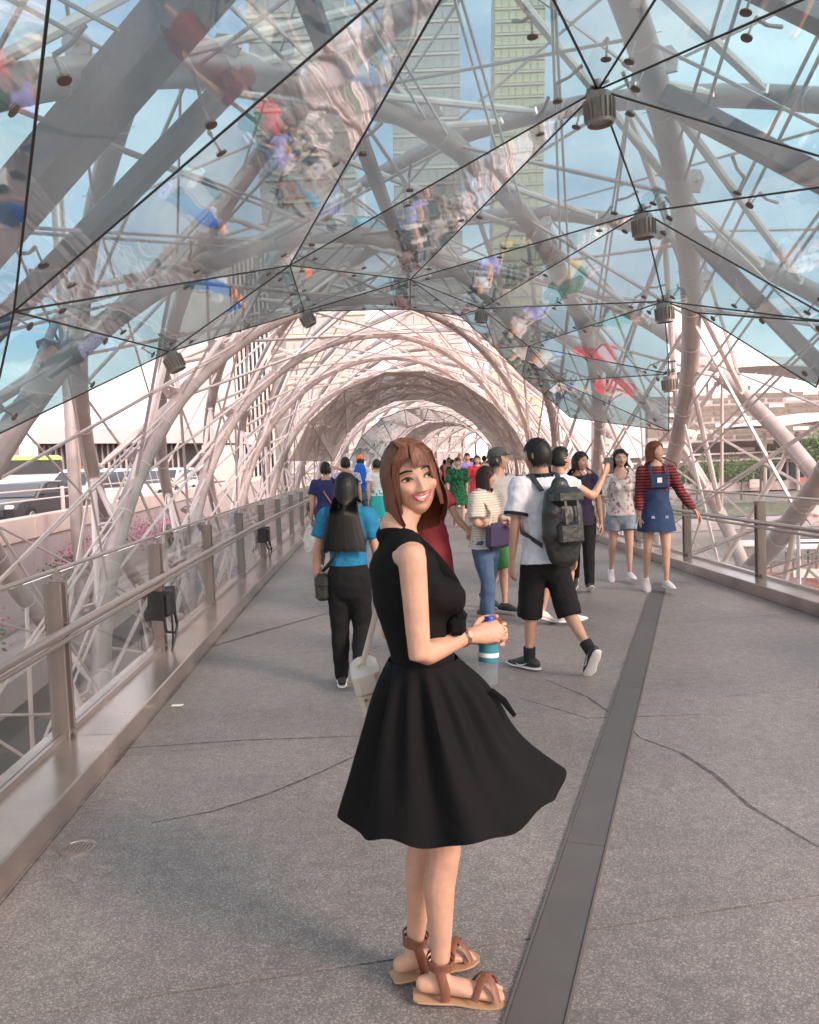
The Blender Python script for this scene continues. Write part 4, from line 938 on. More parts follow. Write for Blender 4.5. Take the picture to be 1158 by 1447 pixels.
        mkmesh(st.get('name','shirt'),[(v,fc,(1,1,1),0)],[st['mat']],o,colour=False)
    if bottom:
        st={**dict(style='pants',off=.014,leg=1.),**bottom}; mb=MB(); of=st['off']
        if st['style']=='skirt':
            L=st['leg']; fl=st.get('flare',.05); cen=(J['knr']+J['knl'])/2; bt=P.lerp(cen,L); n=28; vs=[];fs=[]; rows=8
            for r in range(rows+1):
                t=r/rows; cc=wa.lerp(bt,t); 
                for k in range(n):
                    a=2*PI*k/n; rip=1+.05*t*math.cos(6*a+1)+.03*t*math.cos(11*a); q=min(1,t*2.2); rx=(.074*(1-q)+.097*q)*h*b+.016+fl*t; ry=(.058*(1-q)+.077*q)*h+.016+fl*t; vs.append(cc+sx*(rx*rip*math.cos(a))+fy*(ry*rip*math.sin(a)))
            fs=[(r*n+k,r*n+(k+1)%n,(r+1)*n+(k+1)%n,(r+1)*n+k) for r in range(rows) for k in range(n)]; mb.add(vs,fs); mb.build('skirt',st['mat'],o)
        else:
            mb.tube([wa,P,P-up*.05*h],[(.072*h*b+of,.056*h+of) if f else (.083*h*b+of,.06*h+of),(.094*h*b+of,.07*h+of),(.088*h*b+of,.068*h+of)],16,ref=sx,round_=True)
            for sd in 'rl':
                hip,kn,an=J['hip'+sd],J['kn'+sd],J['an'+sd]; l=st['leg']; w_=st.get('wide',1.)
                if l<=.5: limb(mb,[hip,hip.lerp(kn,l*2)],[.052*h*b+of,(.049*h*b+of+.016)*w_],rnd=False)
                elif l<.7: limb(mb,[hip,hip.lerp(kn,.5),kn.lerp(an,(l-.5)*2)],[.052*h*b+of,(.05*h*b+of)*w_,(.044*h+of)*w_],rnd=False)
                else: limb(mb,[hip,hip.lerp(kn,.4),kn,kn.lerp(an,.3),kn.lerp(an,(l-.5)*2-.02)],[.052*h*b+of,(.049*h*b+of)*w_,(.035*h+of)*w_,(.035*h+of)*w_,(.025*h+of)*w_])
            v,fc=remesh(mb,vox,4,.014 if detail else 0,.07); mkmesh('trousers' if st['leg']>.7 else 'shorts',[(v,fc,(1,1,1),0)],[st['mat']],o,colour=False)
    if shoes:
        for sd in 'rl':
            an,fd,fu=J['an'+sd],J['fd'+sd],J['fu'+sd]
            mb=MB(); mb.tube([an-fd*.036*h-fu*.018*h,an-fd*.01*h-fu*.012*h,an+fd*.03*h-fu*.016*h,an+fd*.08*h-fu*.027*h,an+fd*.112*h-fu*.031*h],[(.022*h,.02*h),(.028*h,.023*h),(.024*h,.024*h),(.014*h,.027*h),(.009*h,.02*h)],12,ref=fu,round_=True)
            q=mb.build('shoe',shoes,o)
            mb=MB(); mb.tube([an-fd*.045*h-fu*.038*h,an-fd*.01*h-fu*.04*h,an+fd*.04*h-fu*.04*h,an+fd*.085*h-fu*.04*h,an+fd*.122*h-fu*.036*h],[(.008*h,.02*h),(.008*h,.024*h),(.007*h,.023*h),(.007*h,.029*h),(.005*h,.018*h)],12,ref=fu,round_=True); mb.build('sole',sole,q)
    if hair: hair_mesh(o,lambda p:T(p),hs,hair[0],hair[1],n=nh,seed=int(abs(xy[0]*1000+xy[1]*77))%9999,cs=hair[2] if len(hair)>2 else None,wid=.022 if nh<600 else .016)
    return o,J
WALK_R=dict(th_r=(0,.32,-1),sh_r=(0,-.02,-1),ft_r=(.1,1,.05),th_l=(0,-.12,-1),sh_l=(0,-.62,-1),ft_l=(-.1,1,-.42),ua_r=(.12,-.25,-1),fa_r=(.02,.05,-1),ua_l=(-.12,.2,-1),fa_l=(0,.45,-1))
WALK_L=dict(th_l=(0,.32,-1),sh_l=(0,-.02,-1),ft_l=(-.1,1,.05),th_r=(0,-.12,-1),sh_r=(0,-.62,-1),ft_r=(.1,1,-.42),ua_l=(-.12,-.25,-1),fa_l=(-.02,.05,-1),ua_r=(.12,.2,-1),fa_r=(0,.45,-1))
def strap(name,pts,w_,th,mt,par,up=(0,1,0)):
    mb=MB(); mb.tube(pts,[(w_/2,th/2)]*len(pts),8,ref=Vector(up)); return mb.build(name,mt,par)
BLK=(.012,.010,.009); DBR=(.035,.018,.012)
# ---------- the woman in the black dress
WH=1.585; wd=2.33
wp=dict(lean=-9,twist=0,ua_r=(.10,.02,-1),fa_r=(-.66,.74,.05),ua_l=(-.10,-.05,-1),fa_l=(.12,1,-.08),th_r=(-.01,.02,-1),sh_r=(-.03,-.07,-1),ft_r=(.22,1,-.10),th_l=(.0,-.02,-1),sh_l=(0,-.16,-1),ft_l=(-.12,1,.0),
  hand_r=dict(dir=(-.12,1,.06),palm=(-1,-.05,-.35),curl=[.62,.72,.8,.86],side=1,spread=.10,size=.9),hand_l=dict(dir=(.5,1,.1),palm=(.8,-.2,.1),curl=[.6,.65,.7,.7],side=-1))
hp_=atY(580,677,2.33)
woman,WJ=person('smiling woman with a reddish-brown bob in a sleeveless black flared dress',(.042,wd),WH,-78,wp,build_=.84,skin=(.56,.31,.215),hair=None,look=dict(size=.94,fwd=(.30,-.95,.02),up=(-.19,-.05,.97),pos=hp_),shoes=None,vox=.0075,head_res=(110,84),smile=1.)
T,hs=WJ['T'],WJ['hs']; X,Yv,up=WJ['X'],WJ['Y'],WJ['up']
bv=BVHTree.FromPolygons([Vector(p) for p in get_head(110,84,1,1.)[0].tolist()],get_head(110,84,1,1.)[1])
def onface(x,z,off=.004):
    h_=bv.ray_cast(Vector((x,2,z)),Vector((0,-1,0))); return (x,h_[0].y+off,z)
def patch(fn,nu,nv,cfn,off):
    vs=[];cs=[]
    for j in range(nv+1):
        for i in range(nu+1):
            x,z=fn(i/nu,j/nv); vs.append(T(onface(x,z,off(i/nu,j/nv)))); cs.append(cfn(x,z))
    return (np.array(vs),[(j*(nu+1)+i,j*(nu+1)+i+1,(j+1)*(nu+1)+i+1,(j+1)*(nu+1)+i) for j in range(nv) for i in range(nu)],np.array(cs),0)
for k in (-1,1):
    cx=.152*k; hwid=.072; 
    def eshape(u,v,cx=cx):
        s=u*2-1; up_=.030*(1-abs(s)**2.2); lo_=-.017*(1-abs(s)**2.4); return cx+s*hwid,.012+lo_+(up_-lo_)*v+.006*s*k
    def ecol(x,z,cx=cx):
        d=math.hypot(x-cx+.008*1,(z-.018)); return (.008,.006,.005) if d<.014 else ((.06,.028,.015) if d<.03 else (.60,.52,.48))
    mkmesh('eye',[patch(eshape,18,8,ecol,lambda u,v:.010+.014*math.sin(PI*u)*math.sin(PI*(.15+.7*v)))],['eye'],woman)
    mb=MB(); P_=[T(onface(*eshape(t/12,1.04),.022)) for t in range(13)]; mb.tube(P_,[hs*(.006+.008*math.sin(PI*t/12)) for t in range(13)],6); mb.build('lash_line','lash',woman)
    mb=MB(); P_=[T(onface(cx+(t/6*2-1)*.09,.115+.02*(1-(t/6*2-1-.25*k)**2)+.012*(t/6*2-1)*k*-1,.006)) for t in range(7)]; mb.tube(P_,[hs*(.004+.010*math.sin(PI*(.12+.8*(t/6 if k<0 else 1-t/6)))) for t in range(7)],6); mb.build('eyebrow','hair',woman); 
    me_=woman.children[-1].data; at=me_.color_attributes.new('Col','FLOAT_COLOR','POINT'); at.data.foreach_set('color',[.05,.025,.015,1]*len(me_.vertices))
# smile: teeth and lips
def mshape(u,v):
    s=u*2-1; top_=-.222+.030*s*s; bot=-.222-.052*(1-s*s)+.030*s*s; return s*.132,bot+(top_-bot)*v
mkmesh('teeth',[patch(mshape,22,5,lambda x,z:(1,1,1),lambda u,v:.010)],['teeth'],woman)
for i in range(1,8): 
    u=.12+.76*i/8; MB().tube([T(onface(*mshape(u,.12),.0108)),T(onface(*mshape(u,.9),.0108))],hs*.0016,4).build('tooth_gap','lips',woman)
mb=MB(); mb.tube([T(onface((t/16*2-1)*.14,-.212+.034*(t/16*2-1)**2-.006*math.exp(-((t/16*2-1)/.12)**2),.012)) for t in range(17)],[(hs*(.005+.016*math.sin(PI*t/16)),hs*.014) for t in range(17)],8,ref=Vector((0,0,1))); mb.build('upper_lip','lips',woman)
mb=MB(); mb.tube([T(onface((t/16*2-1)*.134,-.222+.030*(t/16*2-1)**2-.066*(1-(t/16*2-1)**2),.013)) for t in range(17)],[(hs*(.005+.022*math.sin(PI*t/16)),hs*.018) for t in range(17)],8,ref=Vector((0,0,1))); mb.build('lower_lip','lips',woman)
for k in (-1,1): MB().tube([T(onface(k*.045,-.172,.003)),T(onface(k*.066,-.166,.003))],hs*.008,6).build('nostril','lips',woman)
# bob hair with side-swept fringe: guide curves on each side
def bob():
    rg=np.random.RandomState(3); ch=[]; base=np.array([.165,.062,.036])
    hv,hf,_=get_head(64,48,1); 
    def face(p): x,y,z=p; return (y>.10 and z<.27) or z<-.34 or (y>.0 and z<-.1 and abs(x)<.3)
    keep=[f for f in hf if not any(face(hv[i]) for i in f)]; ch.append((np.array([T(p*1.055) for p in hv]),keep,base*1.3,0))
    def rib(pts,c,w=.013):
        pts=np.array(pts);N=len(pts);vv=[]
        for q in range(N):
            t_=pts[min(q+1,N-1)]-pts[max(q-1,0)]; nn=np.array([pts[q][0],pts[q][1]*.9,max(-.1,pts[q][2])*.6]); s_=np.cross(t_,nn); s_/=np.linalg.norm(s_)+1e-6; ww=w*(1 if q<N-2 else (.8 if q==N-2 else .35)); vv+=[pts[q]-s_*ww,pts[q]+s_*ww]
        ch.append((np.array([T(p) for p in vv]),[(2*q,2*q+1,2*q+3,2*q+2) for q in range(N-1)],c,0))
    g=np.array([-.0,0,-1.])
    for i in range(2300):
        # root on the crown, drop angle around the head (0 = forehead, pi = nape)
        az=rg.uniform(-PI,PI)
        if abs(az)<.45: continue
        lay=rg.uniform(0,1)**.7; el0=rg.uniform(.25,1.45); A=np.array([.345,.43,.5])*(1.04+.13*lay); pts=[]
        for e_ in np.linspace(el0,-.15,8):
            az2=az if abs(az)>1.05 else math.copysign(min(1.05,abs(az)+max(0,1.15-e_)*.75),az); pts.append(np.array([math.sin(az2)*math.cos(e_),math.cos(az2)*math.cos(e_),math.sin(e_)])*A)
        az=az2; p=pts[-1].copy(); tip=-.66-.10*(abs(az)>1.8)+rg.uniform(-.05,.03)-(.10 if az>0 else -.06)*math.sin(abs(az))
        n=7; z0=p[2]
        for q in range(1,n+1):
            t=q/n; bul=1+.14*math.sin(t*PI*.75)-.36*t**2.4; x=p[0]*bul; y=p[1]*bul*(1-.0*t); z=z0+(tip-z0)*t
            if abs(az)<1.45: y=p[1]*bul+.05*t
            pts.append(np.array([x,y,z]))
        c=base*rg.uniform(.75,1.3)*np.array([1,rg.uniform(.85,1.05),rg.uniform(.8,1.05)]); rib(pts,c,.012 if i<2000 else .003)
    for i in range(800):   # fringe swept from the parting across the forehead
        s=rg.uniform(0,1); r0=np.array([.02+rg.uniform(-.08,.06),.12+rg.uniform(-.08,.12),.54]); sd_=1 if rg.uniform()<.60 else -1
        if sd_>0: sd_=-1; r0[0]+=.07; e_=np.array([.06-.40*s,.45-.24*s*s,.20-.10*s*s+rg.uniform(-.04,.03)])
        else: sd_=1; s=.12+.88*s; r0[0]+=.09; e_=np.array([.10+.24*s,.42-.20*s*s,.30-.36*s*s+rg.uniform(-.04,.03)])
        m1=np.array([e_[0]*.45,.38,.44]); m2=np.array([e_[0]*.8,.44-.10*s*s,.30]); P4=[r0,m1,m2,e_]; pts=[]
        if s>.6: P4.append(e_+np.array([.04*sd_,-.06,-.30])); P4.append(e_+np.array([.05*sd_,-.05,-.52]))
        for q in range(len(P4)-1):
            for t in (0,.5): pts.append(P4[q]*(1-t)+P4[q+1]*t)
        pts.append(P4[-1]); pts=[p*(1+.05*rg.uniform()) for p in pts]
        rib(pts,base*rg.uniform(.7,1.4),.012 if i<700 else .003)
    mkmesh('hair',ch,['hair'],woman)
bob()
# dress: bodice
h=WH; mb=MB(); sc,ch,wa,P=WJ['sc'],WJ['ch'],WJ['wa'],WJ['P']; sx,fy=WJ['sx'],WJ['fy']
mb.tube([wa-up*.03,wa,wa.lerp(ch,.5),ch,sc-up*.035,sc-up*.0,sc+up*.012],[(.109,.09),(.105,.0875),(.112,.096),(.125,.109),(.126,.1),(.098,.082),(.075,.06)],22,ref=sx,round_=False)
for k in (-1,1): mb.tube([ch+sx*k*.066+fy*.047,ch+sx*k*.064+fy*.088-up*.013],[.064,.057],12,round_=True)
mb.tube([sc-sx*.078+up*.004,sc+up*.022,sc+sx*.078+up*.004],[.05,.062,.05],12,round_=True)
v,fc=remesh(mb,.009,6,.006,.05); vv=v-np.array(sc); a_=vv@np.array(up); b_=np.abs(vv@np.array(sx)); c_=vv@np.array(fy)
bad=(a_>.055)&(b_<.05)|((c_>.02)&(b_<.012+(a_+.11)*.32)&(a_>-.11))
fc=[q for q in fc if not any(bad[i] for i in q)]
mkmesh('bodice',[(v,fc,(1,1,1),0)],['black_dress'],woman,colour=False)
for k in (-1,1):   # shawl collar
    pts=[sc-fy*.058+sx*k*.0+up*.045,sc-fy*.04+sx*k*.045+up*.045,sc+fy*.015+sx*k*.066+up*.025,ch+fy*.085+sx*k*.07+up*.055,ch+fy*.125+sx*k*.03-up*.02,wa+fy*.10+sx*k*.01+up*.04]
    Q=[]
    for i in range(len(pts)-1): Q+=[pts[i].lerp(pts[i+1],t) for t in (0,.33,.66)]
    Q.append(pts[-1])
    for _ in range(2): Q=[Q[0]]+[(Q[i-1]+Q[i]*2+Q[i+1])/4 for i in range(1,len(Q)-1)]+[Q[-1]]
    n=len(Q); mb=MB(); mb.tube(Q,[(.016+.018*math.sin(PI*i/(n-1)),.006) for i in range(n)],10,ref=up); mb.build('collar','black_dress',woman)
# skirt: circle of folds, swung towards her front
def skirt():
    n=160; rows=34; vs=[]; cw=wa-up*.005; hemc=Vector((.10,wd+.0,.56)); rg=np.random.RandomState(5)
    for r in range(rows+1):
        t=r/rows
        for k in range(n):
            a=2*PI*k/n; ca,sa=math.cos(a),math.sin(a)      # ca>0 image right, sa<0 towards camera
            w0=Vector((cw.x+.099*ca,cw.y+.112*sa,cw.z))
            fold=.030*math.cos(9*a+.6)+.020*math.cos(14*a+2.1)+.016*math.cos(5*a+.4)
            rx=(.30 if ca>0 else .325); R=1+fold*(1.3-.8*max(0,ca))
            hz=.562+.008*max(0,-sa)**2+.075*max(0,ca)**1.5+.03*max(0,sa)+.012*math.cos(9*a+.6)-.02*max(0,-ca)*max(0,-sa)
            e_=Vector((hemc.x+rx*ca*R,hemc.y+.30*sa*R,hz)); pw=.86+.30*max(0,ca)-.02*max(0,-ca)
            q=t**pw; p=w0.lerp(e_,q); p.z=w0.z+(e_.z-w0.z)*t
            # gathers: pleats pinched at the waist
            amp=.017*math.sin(PI*min(1,t*1.1))*(.4+.6*(1-t)); p.x+=ca*amp*math.cos(16*a); p.y+=sa*amp*math.cos(16*a)
            p.x+=ca*.018*math.sin(2.2*PI*t)*max(0,ca); vs.append(p)
    R2=rows+1; mb=MB(); mb.add(vs,[(r*n+k,(r+1)*n+k,(r+1)*n+(k+1)%n,r*n+(k+1)%n) for r in range(R2-1) for k in range(n)]); mb.build('skirt','black_dress',woman)
skirt()
MB().tube([wa-up*.032,wa-up*.01,wa+up*.012,wa+up*.03],[(.107,.083),(.115,.091),(.115,.091),(.107,.085)],28,cap=False,ref=sx).build('waist_sash','black_dress',woman)
kb=atY(646,884,2.27); mb=MB(); mb.box(kb,(.05,.045,.055),bev=.014); mb.box(kb+Vector((.012,.0,.028)),(.032,.03,.035),(Vector((.8,0,.6)),Vector((0,1,0)),Vector((-.6,0,.8))),bev=.01); mb.build('sash_bow','black_dress',woman)
q0,q1,q2=atY(694,975,2.30),atY(712,990,2.30),atY(728,1012,2.28); mb=MB(); mb.tube([q0,q1,q2],[(.008,.002),(.010,.002),(.006,.002)],6,ref=Vector((1,0,.3))); mb.build('sash_end','black_dress',woman)
# watch
wr,fa=WJ['wrr'],WJ['far']; wl=wr-fa*.012; vd=(CAMP-wl); vd=(vd-fa*vd.dot(fa)).normalized()
wt=MB().tube([wl-fa*.008,wl+fa*.008],[(.0275,.0275)]*2,20,ref=vd).build('wristwatch','brown_leather',woman)
MB().lathe(wl+vd*.024,vd,[(.012,0),(.013,.003),(.011,.006)],18).build('watch_case','stainless',wt); MB().lathe(wl+vd*.0302,vd,[(.0095,0),(.0095,.0006)],18).build('watch_face','beige_cloth',wt)
# sandals
for sd in 'rl':
    an,fd,fu=WJ['an'+sd],WJ['fd'+sd],WJ['fu'+sd]; s_=fd.cross(fu).normalized(); k=WH
    mb=MB(); N=9; vs=[]
    out=[(-.045,.016),(-.036,.022),(-.01,.023),(.03,.021),(.06,.026),(.09,.029),(.11,.026),(.126,.016),(.132,.004)]
    k=k; lower=[an+fd*a*k+s_*b*k-fu*.046*k for a,b in out]+[an+fd*a*k-s_*b*k-fu*.046*k for a,b in out[::-1]]
    mb.prism(lower,fu*.006); sn=mb.build('sandal','tan_sole',woman,smooth=False)
    for t0,t1 in ((.062,.105),(.105,.062)):
        a_=an+fd*t0*k+s_*.028*k-fu*.032*k; b_=an+fd*t1*k-s_*.028*k-fu*.032*k; m1=a_.lerp(b_,.3)+fu*.030*k; m2=a_.lerp(b_,.7)+fu*.030*k; Q=[a_,a_.lerp(m1,.6)+fu*.004,m1,m1.lerp(m2,.5)+fu*.006,m2,m2.lerp(b_,.4)+fu*.004,b_]
        mb=MB(); mb.tube(Q,[(.0025,.0115)]*7,8,ref=fu); mb.build('toe_strap','brown_leather',sn)
    sh=(WJ['kn'+sd]-an).normalized()
    for q in range(3):
        r_=.0335+.003*q; c0=an+sh*(.018+.013*q); n_=sh+s_*.12*(q-1); n_.normalize(); mb=MB(); u_=n_.orthogonal().normalized(); w_=n_.cross(u_); mb.tube([c0+u_*r_*math.cos(a)+w_*r_*math.sin(a) for a in [2*PI*i/20 for i in range(21)]],[(.0022,.0058)]*21,6,ref=u_,cap=False); mb.build('ankle_strap','brown_leather',sn)
    a_=an+s_*.034-sh*.0; MB().tube([an+sh*.02-fd*.0+s_*.031,an+fd*.01*k+s_*.038-fu*.018*k,an+fd*.012*k+s_*.036-fu*.038*k],[(.004,.014)]*3,8,ref=s_).build('side_strap','brown_leather',sn)
    MB().tube([an+sh*.02-s_*.031,an+fd*.01*k-s_*.038-fu*.018*k,an+fd*.012*k-s_*.036-fu*.038*k],[(.004,.014)]*3,8,ref=s_).build('side_strap','brown_leather',sn)
    # toes
    mb=MB()
    for q in range(5):
        lat=(.018-.0095*q)*k*(1 if sd=='l' else -1); L=[.022,.021,.018,.014,.01][q]; b0=an+fd*.098*k+s_*lat-fu*.033*k; mb.tube([b0,b0+fd*(L*.6)+fu*.002,b0+fd*L*1.15-fu*.002],[.011 if q==0 else .0085,.010 if q==0 else .0075,.007 if q==0 else .0055],8,round_=True)
    ob=mkmesh('toes',[mb_chunk(mb,(.56,.31,.215))],['skin'],woman)
# water bottle in her right hand
hd_=(X*-.12+Yv+Vector((0,0,.06))).normalized(); pn_=(X*-1-Yv*.05-Vector((0,0,.35))).normalized(); bq=WJ['wrr']+hd_*.088+pn_*.034; bt=Vector((.06,.03,1)).normalized(); bo=bq-bt*.15
bottle=empty('water_bottle',bo,'clear plastic water bottle with blue cap held by the smiling woman','bottle')
MB().lathe(bo,bt,[(.020,0),(.029,.006),(.0295,.04),(.027,.05),(.0295,.06),(.0295,.125),(.026,.145),(.014,.168),(.0125,.178)],20).build('bottle_body','bottle_plastic',bottle)
MB().lathe(bo+bt*.178,bt,[(.0155,0),(.0155,.02),(.014,.023)],20).build('cap','blue_cap',bottle); MB().lathe(bo+bt*.068,bt,[(.0299,0),(.0301,.002),(.0301,.05),(.0299,.052)],20).build('label_band','teal_label',bottle); MB().lathe(bo+bt*.083,bt,[(.0303,0),(.0304,.001),(.0304,.012),(.0303,.013)],20).build('label_stripe','paper',bottle)
# cream shoulder bag on her far side
bagp=atY(522,970,2.55); bag=empty('shoulder_bag',bagp,'cream leather shoulder bag with gold ring hanging behind the black dress','bag')
bx_=(Vector((.96,.1,.22)).normalized(),Vector((-.1,1,0)).normalized()); bz=bx_[0].cross(bx_[1]).normalized(); by=bz.cross(bx_[0])
MB().box(bagp,(.08,.20,.155),(bx_[0],by,bz),bev=.016).build('bag_body','cream_leather',bag)
MB().box(bagp+bz*.035-by*.004,(.087,.206,.09),(bx_[0],by,bz),bev=.018).build('flap','cream_leather',bag)
for q in range(4): MB().lathe(bagp-by*.1+bx_[0]*(-.02)+bz*(.05-.03*q),-by,[(.006,0),(.004,.006)],8).build('stud','gold',bag)
s0=atY(513,938,2.5); s1=atY(548,790,2.46); ring=MB(); ring.tube([s0+Vector((math.cos(a)*.016,0,math.sin(a)*.016-.016)) for a in [2*PI*i/14 for i in range(15)]],.003,6,cap=False); ring.build('ring','gold',bag)
strap('strap',[s0,s0.lerp(s1,.5)+Vector((.004,0,0)),s1,atY(570,752,2.44)],.003,.018,'cream_leather',bag,up=(0,1,0)); MB().tube([s0+Vector((0,0,-.03)),bagp+bz*.075],.005,6).build('strap_tab','cream_leather',bag)
# ---------- walkers
def at(px,py): p=gnd(px,py); return (p.x,p.y)
def crossbag(par_label,J,side,mt_s,mt_b,size,lab,drop=.02,h=1.6):
    k=side; fy,sx,up=J['fy'],J['sx'],J['up']; 
    a=J['sc']+up*.045*h-sx*k*.05*h; hipp=J['P']+sx*k*.12*h-up*drop*h
    o=empty('crossbody_bag',hipp,lab,'bag')
    back=[a,J['ch']-fy*.083*h-sx*k*.01*h,J['wa']-fy*.078*h+sx*k*.055*h,hipp+up*.07*h]; front=[a,J['ch']+fy*.088*h-sx*k*.01*h,J['wa']+fy*.08*h+sx*k*.055*h,hipp+up*.07*h]
    for Q in (back,front): strap('strap',Q,.006,.022,mt_s,o,up=fy)
    MB().box(hipp,(size[0],size[1],size[2]),(sx,fy,up),bev=.02).build('bag_body',mt_b,o); MB().box(hipp+up*size[2]*.2,(size[0]+.008,size[1]+.008,size[2]*.5),(sx,fy,up),bev=.02).build('flap',mt_b,o)
    return o
def swoosh(J,sd,h,ob):   # white tick mark on each flank of the shoe
    an,fd,fu=J['an'+sd],J['fd'+sd],J['fu'+sd]; s_=fd.cross(fu).normalized()
    for k in (-1,1):
        P_=[(.062,-.022),(.05,-.031),(.035,-.034),(.018,-.030),(-.012,-.014),(.02,-.0245),(.037,-.0275),(.05,-.0265)]
        q=[an+fd*a*h+fu*b*h+s_*k*(.0262*h) for a,b in P_]; MB().prism(q,s_*k*.0012).build('logo_mark','white_rubber',ob,smooth=False)
# blue shirt woman with long black hair
p=at(500,968); o,J=person('woman with long black hair in a bright blue shirt walking away',p,1.47,-6,{**WALK_L,'ua_l':(-.32,-.12,-1),'fa_l':(-.1,.18,-1),'ua_r':(.22,.1,-1),'th_l':(-.02,.05,-1),'sh_l':(0,-.05,-1),'ft_l':(-.2,1,0),'th_r':(0,.06,-1),'sh_r':(.05,-.95,-1),'ft_r':(.1,.8,-.55)},hair=('long',BLK,-2.0),top=dict(mat='blue_tee',sleeve=.62,hem=.045,off=.024),bottom=dict(mat='black_cloth',leg=1.),shoes='shoe_black',nh=1500,vox=.011,build_=.97)
MB().tube([J['P']+Vector((0,0,.058)),J['P']+Vector((0,0,.085))],[(.122,.10),(.12,.098)],24,cap=False,ref=J['sx']).build('belt','brown_leather',o)
for i_,ob in enumerate([q for q in o.children if q.name.startswith('shoe')]): swoosh(J,'rl'[i_],1.47,ob)
crossbag('',J,-1,'black_leather','black_leather',(.09,.15,.19),'black cross-body bag at the hip of the blue shirt woman',.05,1.53)
# navy shirt walker, hand on head
p=atY(462,700,12.2); o,J=person('navy shirt walker with one hand on the head, seen from behind',(p.x,12.2),1.58,-3,{**WALK_R,'ua_r':(.9,.05,.55),'fa_r':(-.95,-.1,.35),'ua_l':(-.18,-.05,-1),'fa_l':(-.08,.05,-1)},hair=('short',BLK),top=dict(mat='navy_tee',sleeve=.6,lo=.04),bottom=dict(mat='dark_cloth',leg=1.),shoes='shoe_black',build_=1.12,look=dict(yaw=15))
crossbag('',J,1,'tan_leather','tan_leather',(.08,.16,.17),'tan leather cross-body bag of the navy shirt walker',-.02,1.64)
w=J['wrl']; b=empty('carrier_bag',w+Vector((-.03,0,-.42)),'white plastic carrier bag dangling beside the navy shirt walker','bag'); mb=MB(); c=w+Vector((-.03,0,-.28)); mb.tube([c+Vector((0,0,.16)),c+Vector((0,0,.06)),c+Vector((.01,0,-.08)),c+Vector((0,0,-.2))],[(.03,.02),(.09,.06),(.13,.09),(.10,.07)],12,round_=True); v,f_=remesh(mb,.02,3,.06,.06); mkmesh('bag_body',[(v,f_,(1,1,1),0)],['plastic_bag'],b,colour=False)
for k in (-1,1): MB().tube([w+Vector((0,0,-.05)),c+Vector((k*.05,0,.1))],.008,5).build('handle','plastic_bag',b)
# others heading away on the left
p=atY(490,700,14.6); person('walker in a lilac patterned shirt beside the tan bag',(p.x,14.6),1.66,0,WALK_L,fem=0,hair=('short',BLK),top=dict(mat='lilac_print',lo=.05),bottom=dict(mat='dark_cloth'),shoes='shoe_black')
p=atY(511,690,19.5); o,J=person('walker with an orange cap and a blue backpack',(p.x,19.5),1.72,0,WALK_R,fem=0,top='pale_cloth',bottom=dict(mat='jeans'),hair=('short',BLK)); T_=J['T']; hs_=J['hs']
MB().lathe(T_((0,0,.18)),J['hu'],[(.40*hs_,0),(.42*hs_,.03),(.36*hs_,.07),(.2*hs_,.10),(.02,.11)],16).build('cap','orange_cloth',o)
bk=empty('backpack',J['ch']-J['fy']*.18,'royal blue backpack worn under the orange cap','backpack'); c=J['ch']-J['fy']*.2; mb=MB(); mb.tube([c-Vector((0,0,.2)),c,c+Vector((0,0,.2))],[(.16,.09),(.17,.11),(.13,.08)],14,ref=J['sx'],round_=True); mb.build('pack','royal_blue',bk); MB().box(c-J['fy']*.11-Vector((0,0,.08)),(.24,.05,.18),(J['sx'],J['fy'],J['up']),bev=.02).build('pocket','royal_blue',bk)
p=atY(534,690,17); person('short haired walker in a white and teal top beside the bob haired woman',(p.x,17),1.62,5,WALK_L,hair=('short',BLK),top=dict(mat='pale_cloth',sleeve=.5),bottom=dict(mat='teal_cloth',style='skirt',leg=1.1,flare=.04))
# hand-holding pair: maroon dress (mostly behind the black dress) and the man in the grey cap
p2=atY(705,720,8.25); tgt=atY(652,748,8.0)
o,J=person('woman in a maroon dress reaching back to hold the capped man\'s hand',(atY(610,720,8.0).x,8.0),1.5,165,{**WALK_L,'ua_l':(-.5,.1,-1),'fa_l':(-.55,.1,-.6)},top=dict(mat='maroon',sleeve=.5,lo=.1),bottom=dict(mat='maroon',style='skirt',leg=1.15,flare=.06),hair=('bob',BLK),shoes='shoe_black')
o,J=person('man in a grey flat cap and grey shirt looking up to one side',(p2.x,8.3),1.63,-135,{**WALK_R,'ua_r':(.62,-.05,-.85),'fa_r':(.62,.25,-.75),'ua_l':(-.1,.1,-1)},fem=0,hair=('short',(.06,.055,.05)),look=dict(yaw=35,pitch=8),top=dict(mat='grey_tee',sleeve=.75,lo=.04),bottom=dict(mat='green_cloth',leg=.52,wide=1.1),shoes='shoe_black',skin=(.52,.29,.21))
T_,hs_=J['T'],J['hs']; mb=MB(); mb.lathe(T_((0,-.03,.16)),J['hu'],[(.41*hs_,0),(.43*hs_,.02),(.42*hs_,.05),(.32*hs_,.08),(.1*hs_,.095)],18); mb.build('cap','cap_grey',o)
mb=MB(); c=T_((0,.40,.18)); mb.tube([T_((-.30,.28,.17)),T_((-.16,.5,.16)),T_((.16,.5,.16)),T_((.30,.28,.17))],[(.006,.02),(.006,.045),(.006,.045),(.006,.02)],8,ref=J['hu']); mb.build('cap_brim','cap_grey',o)
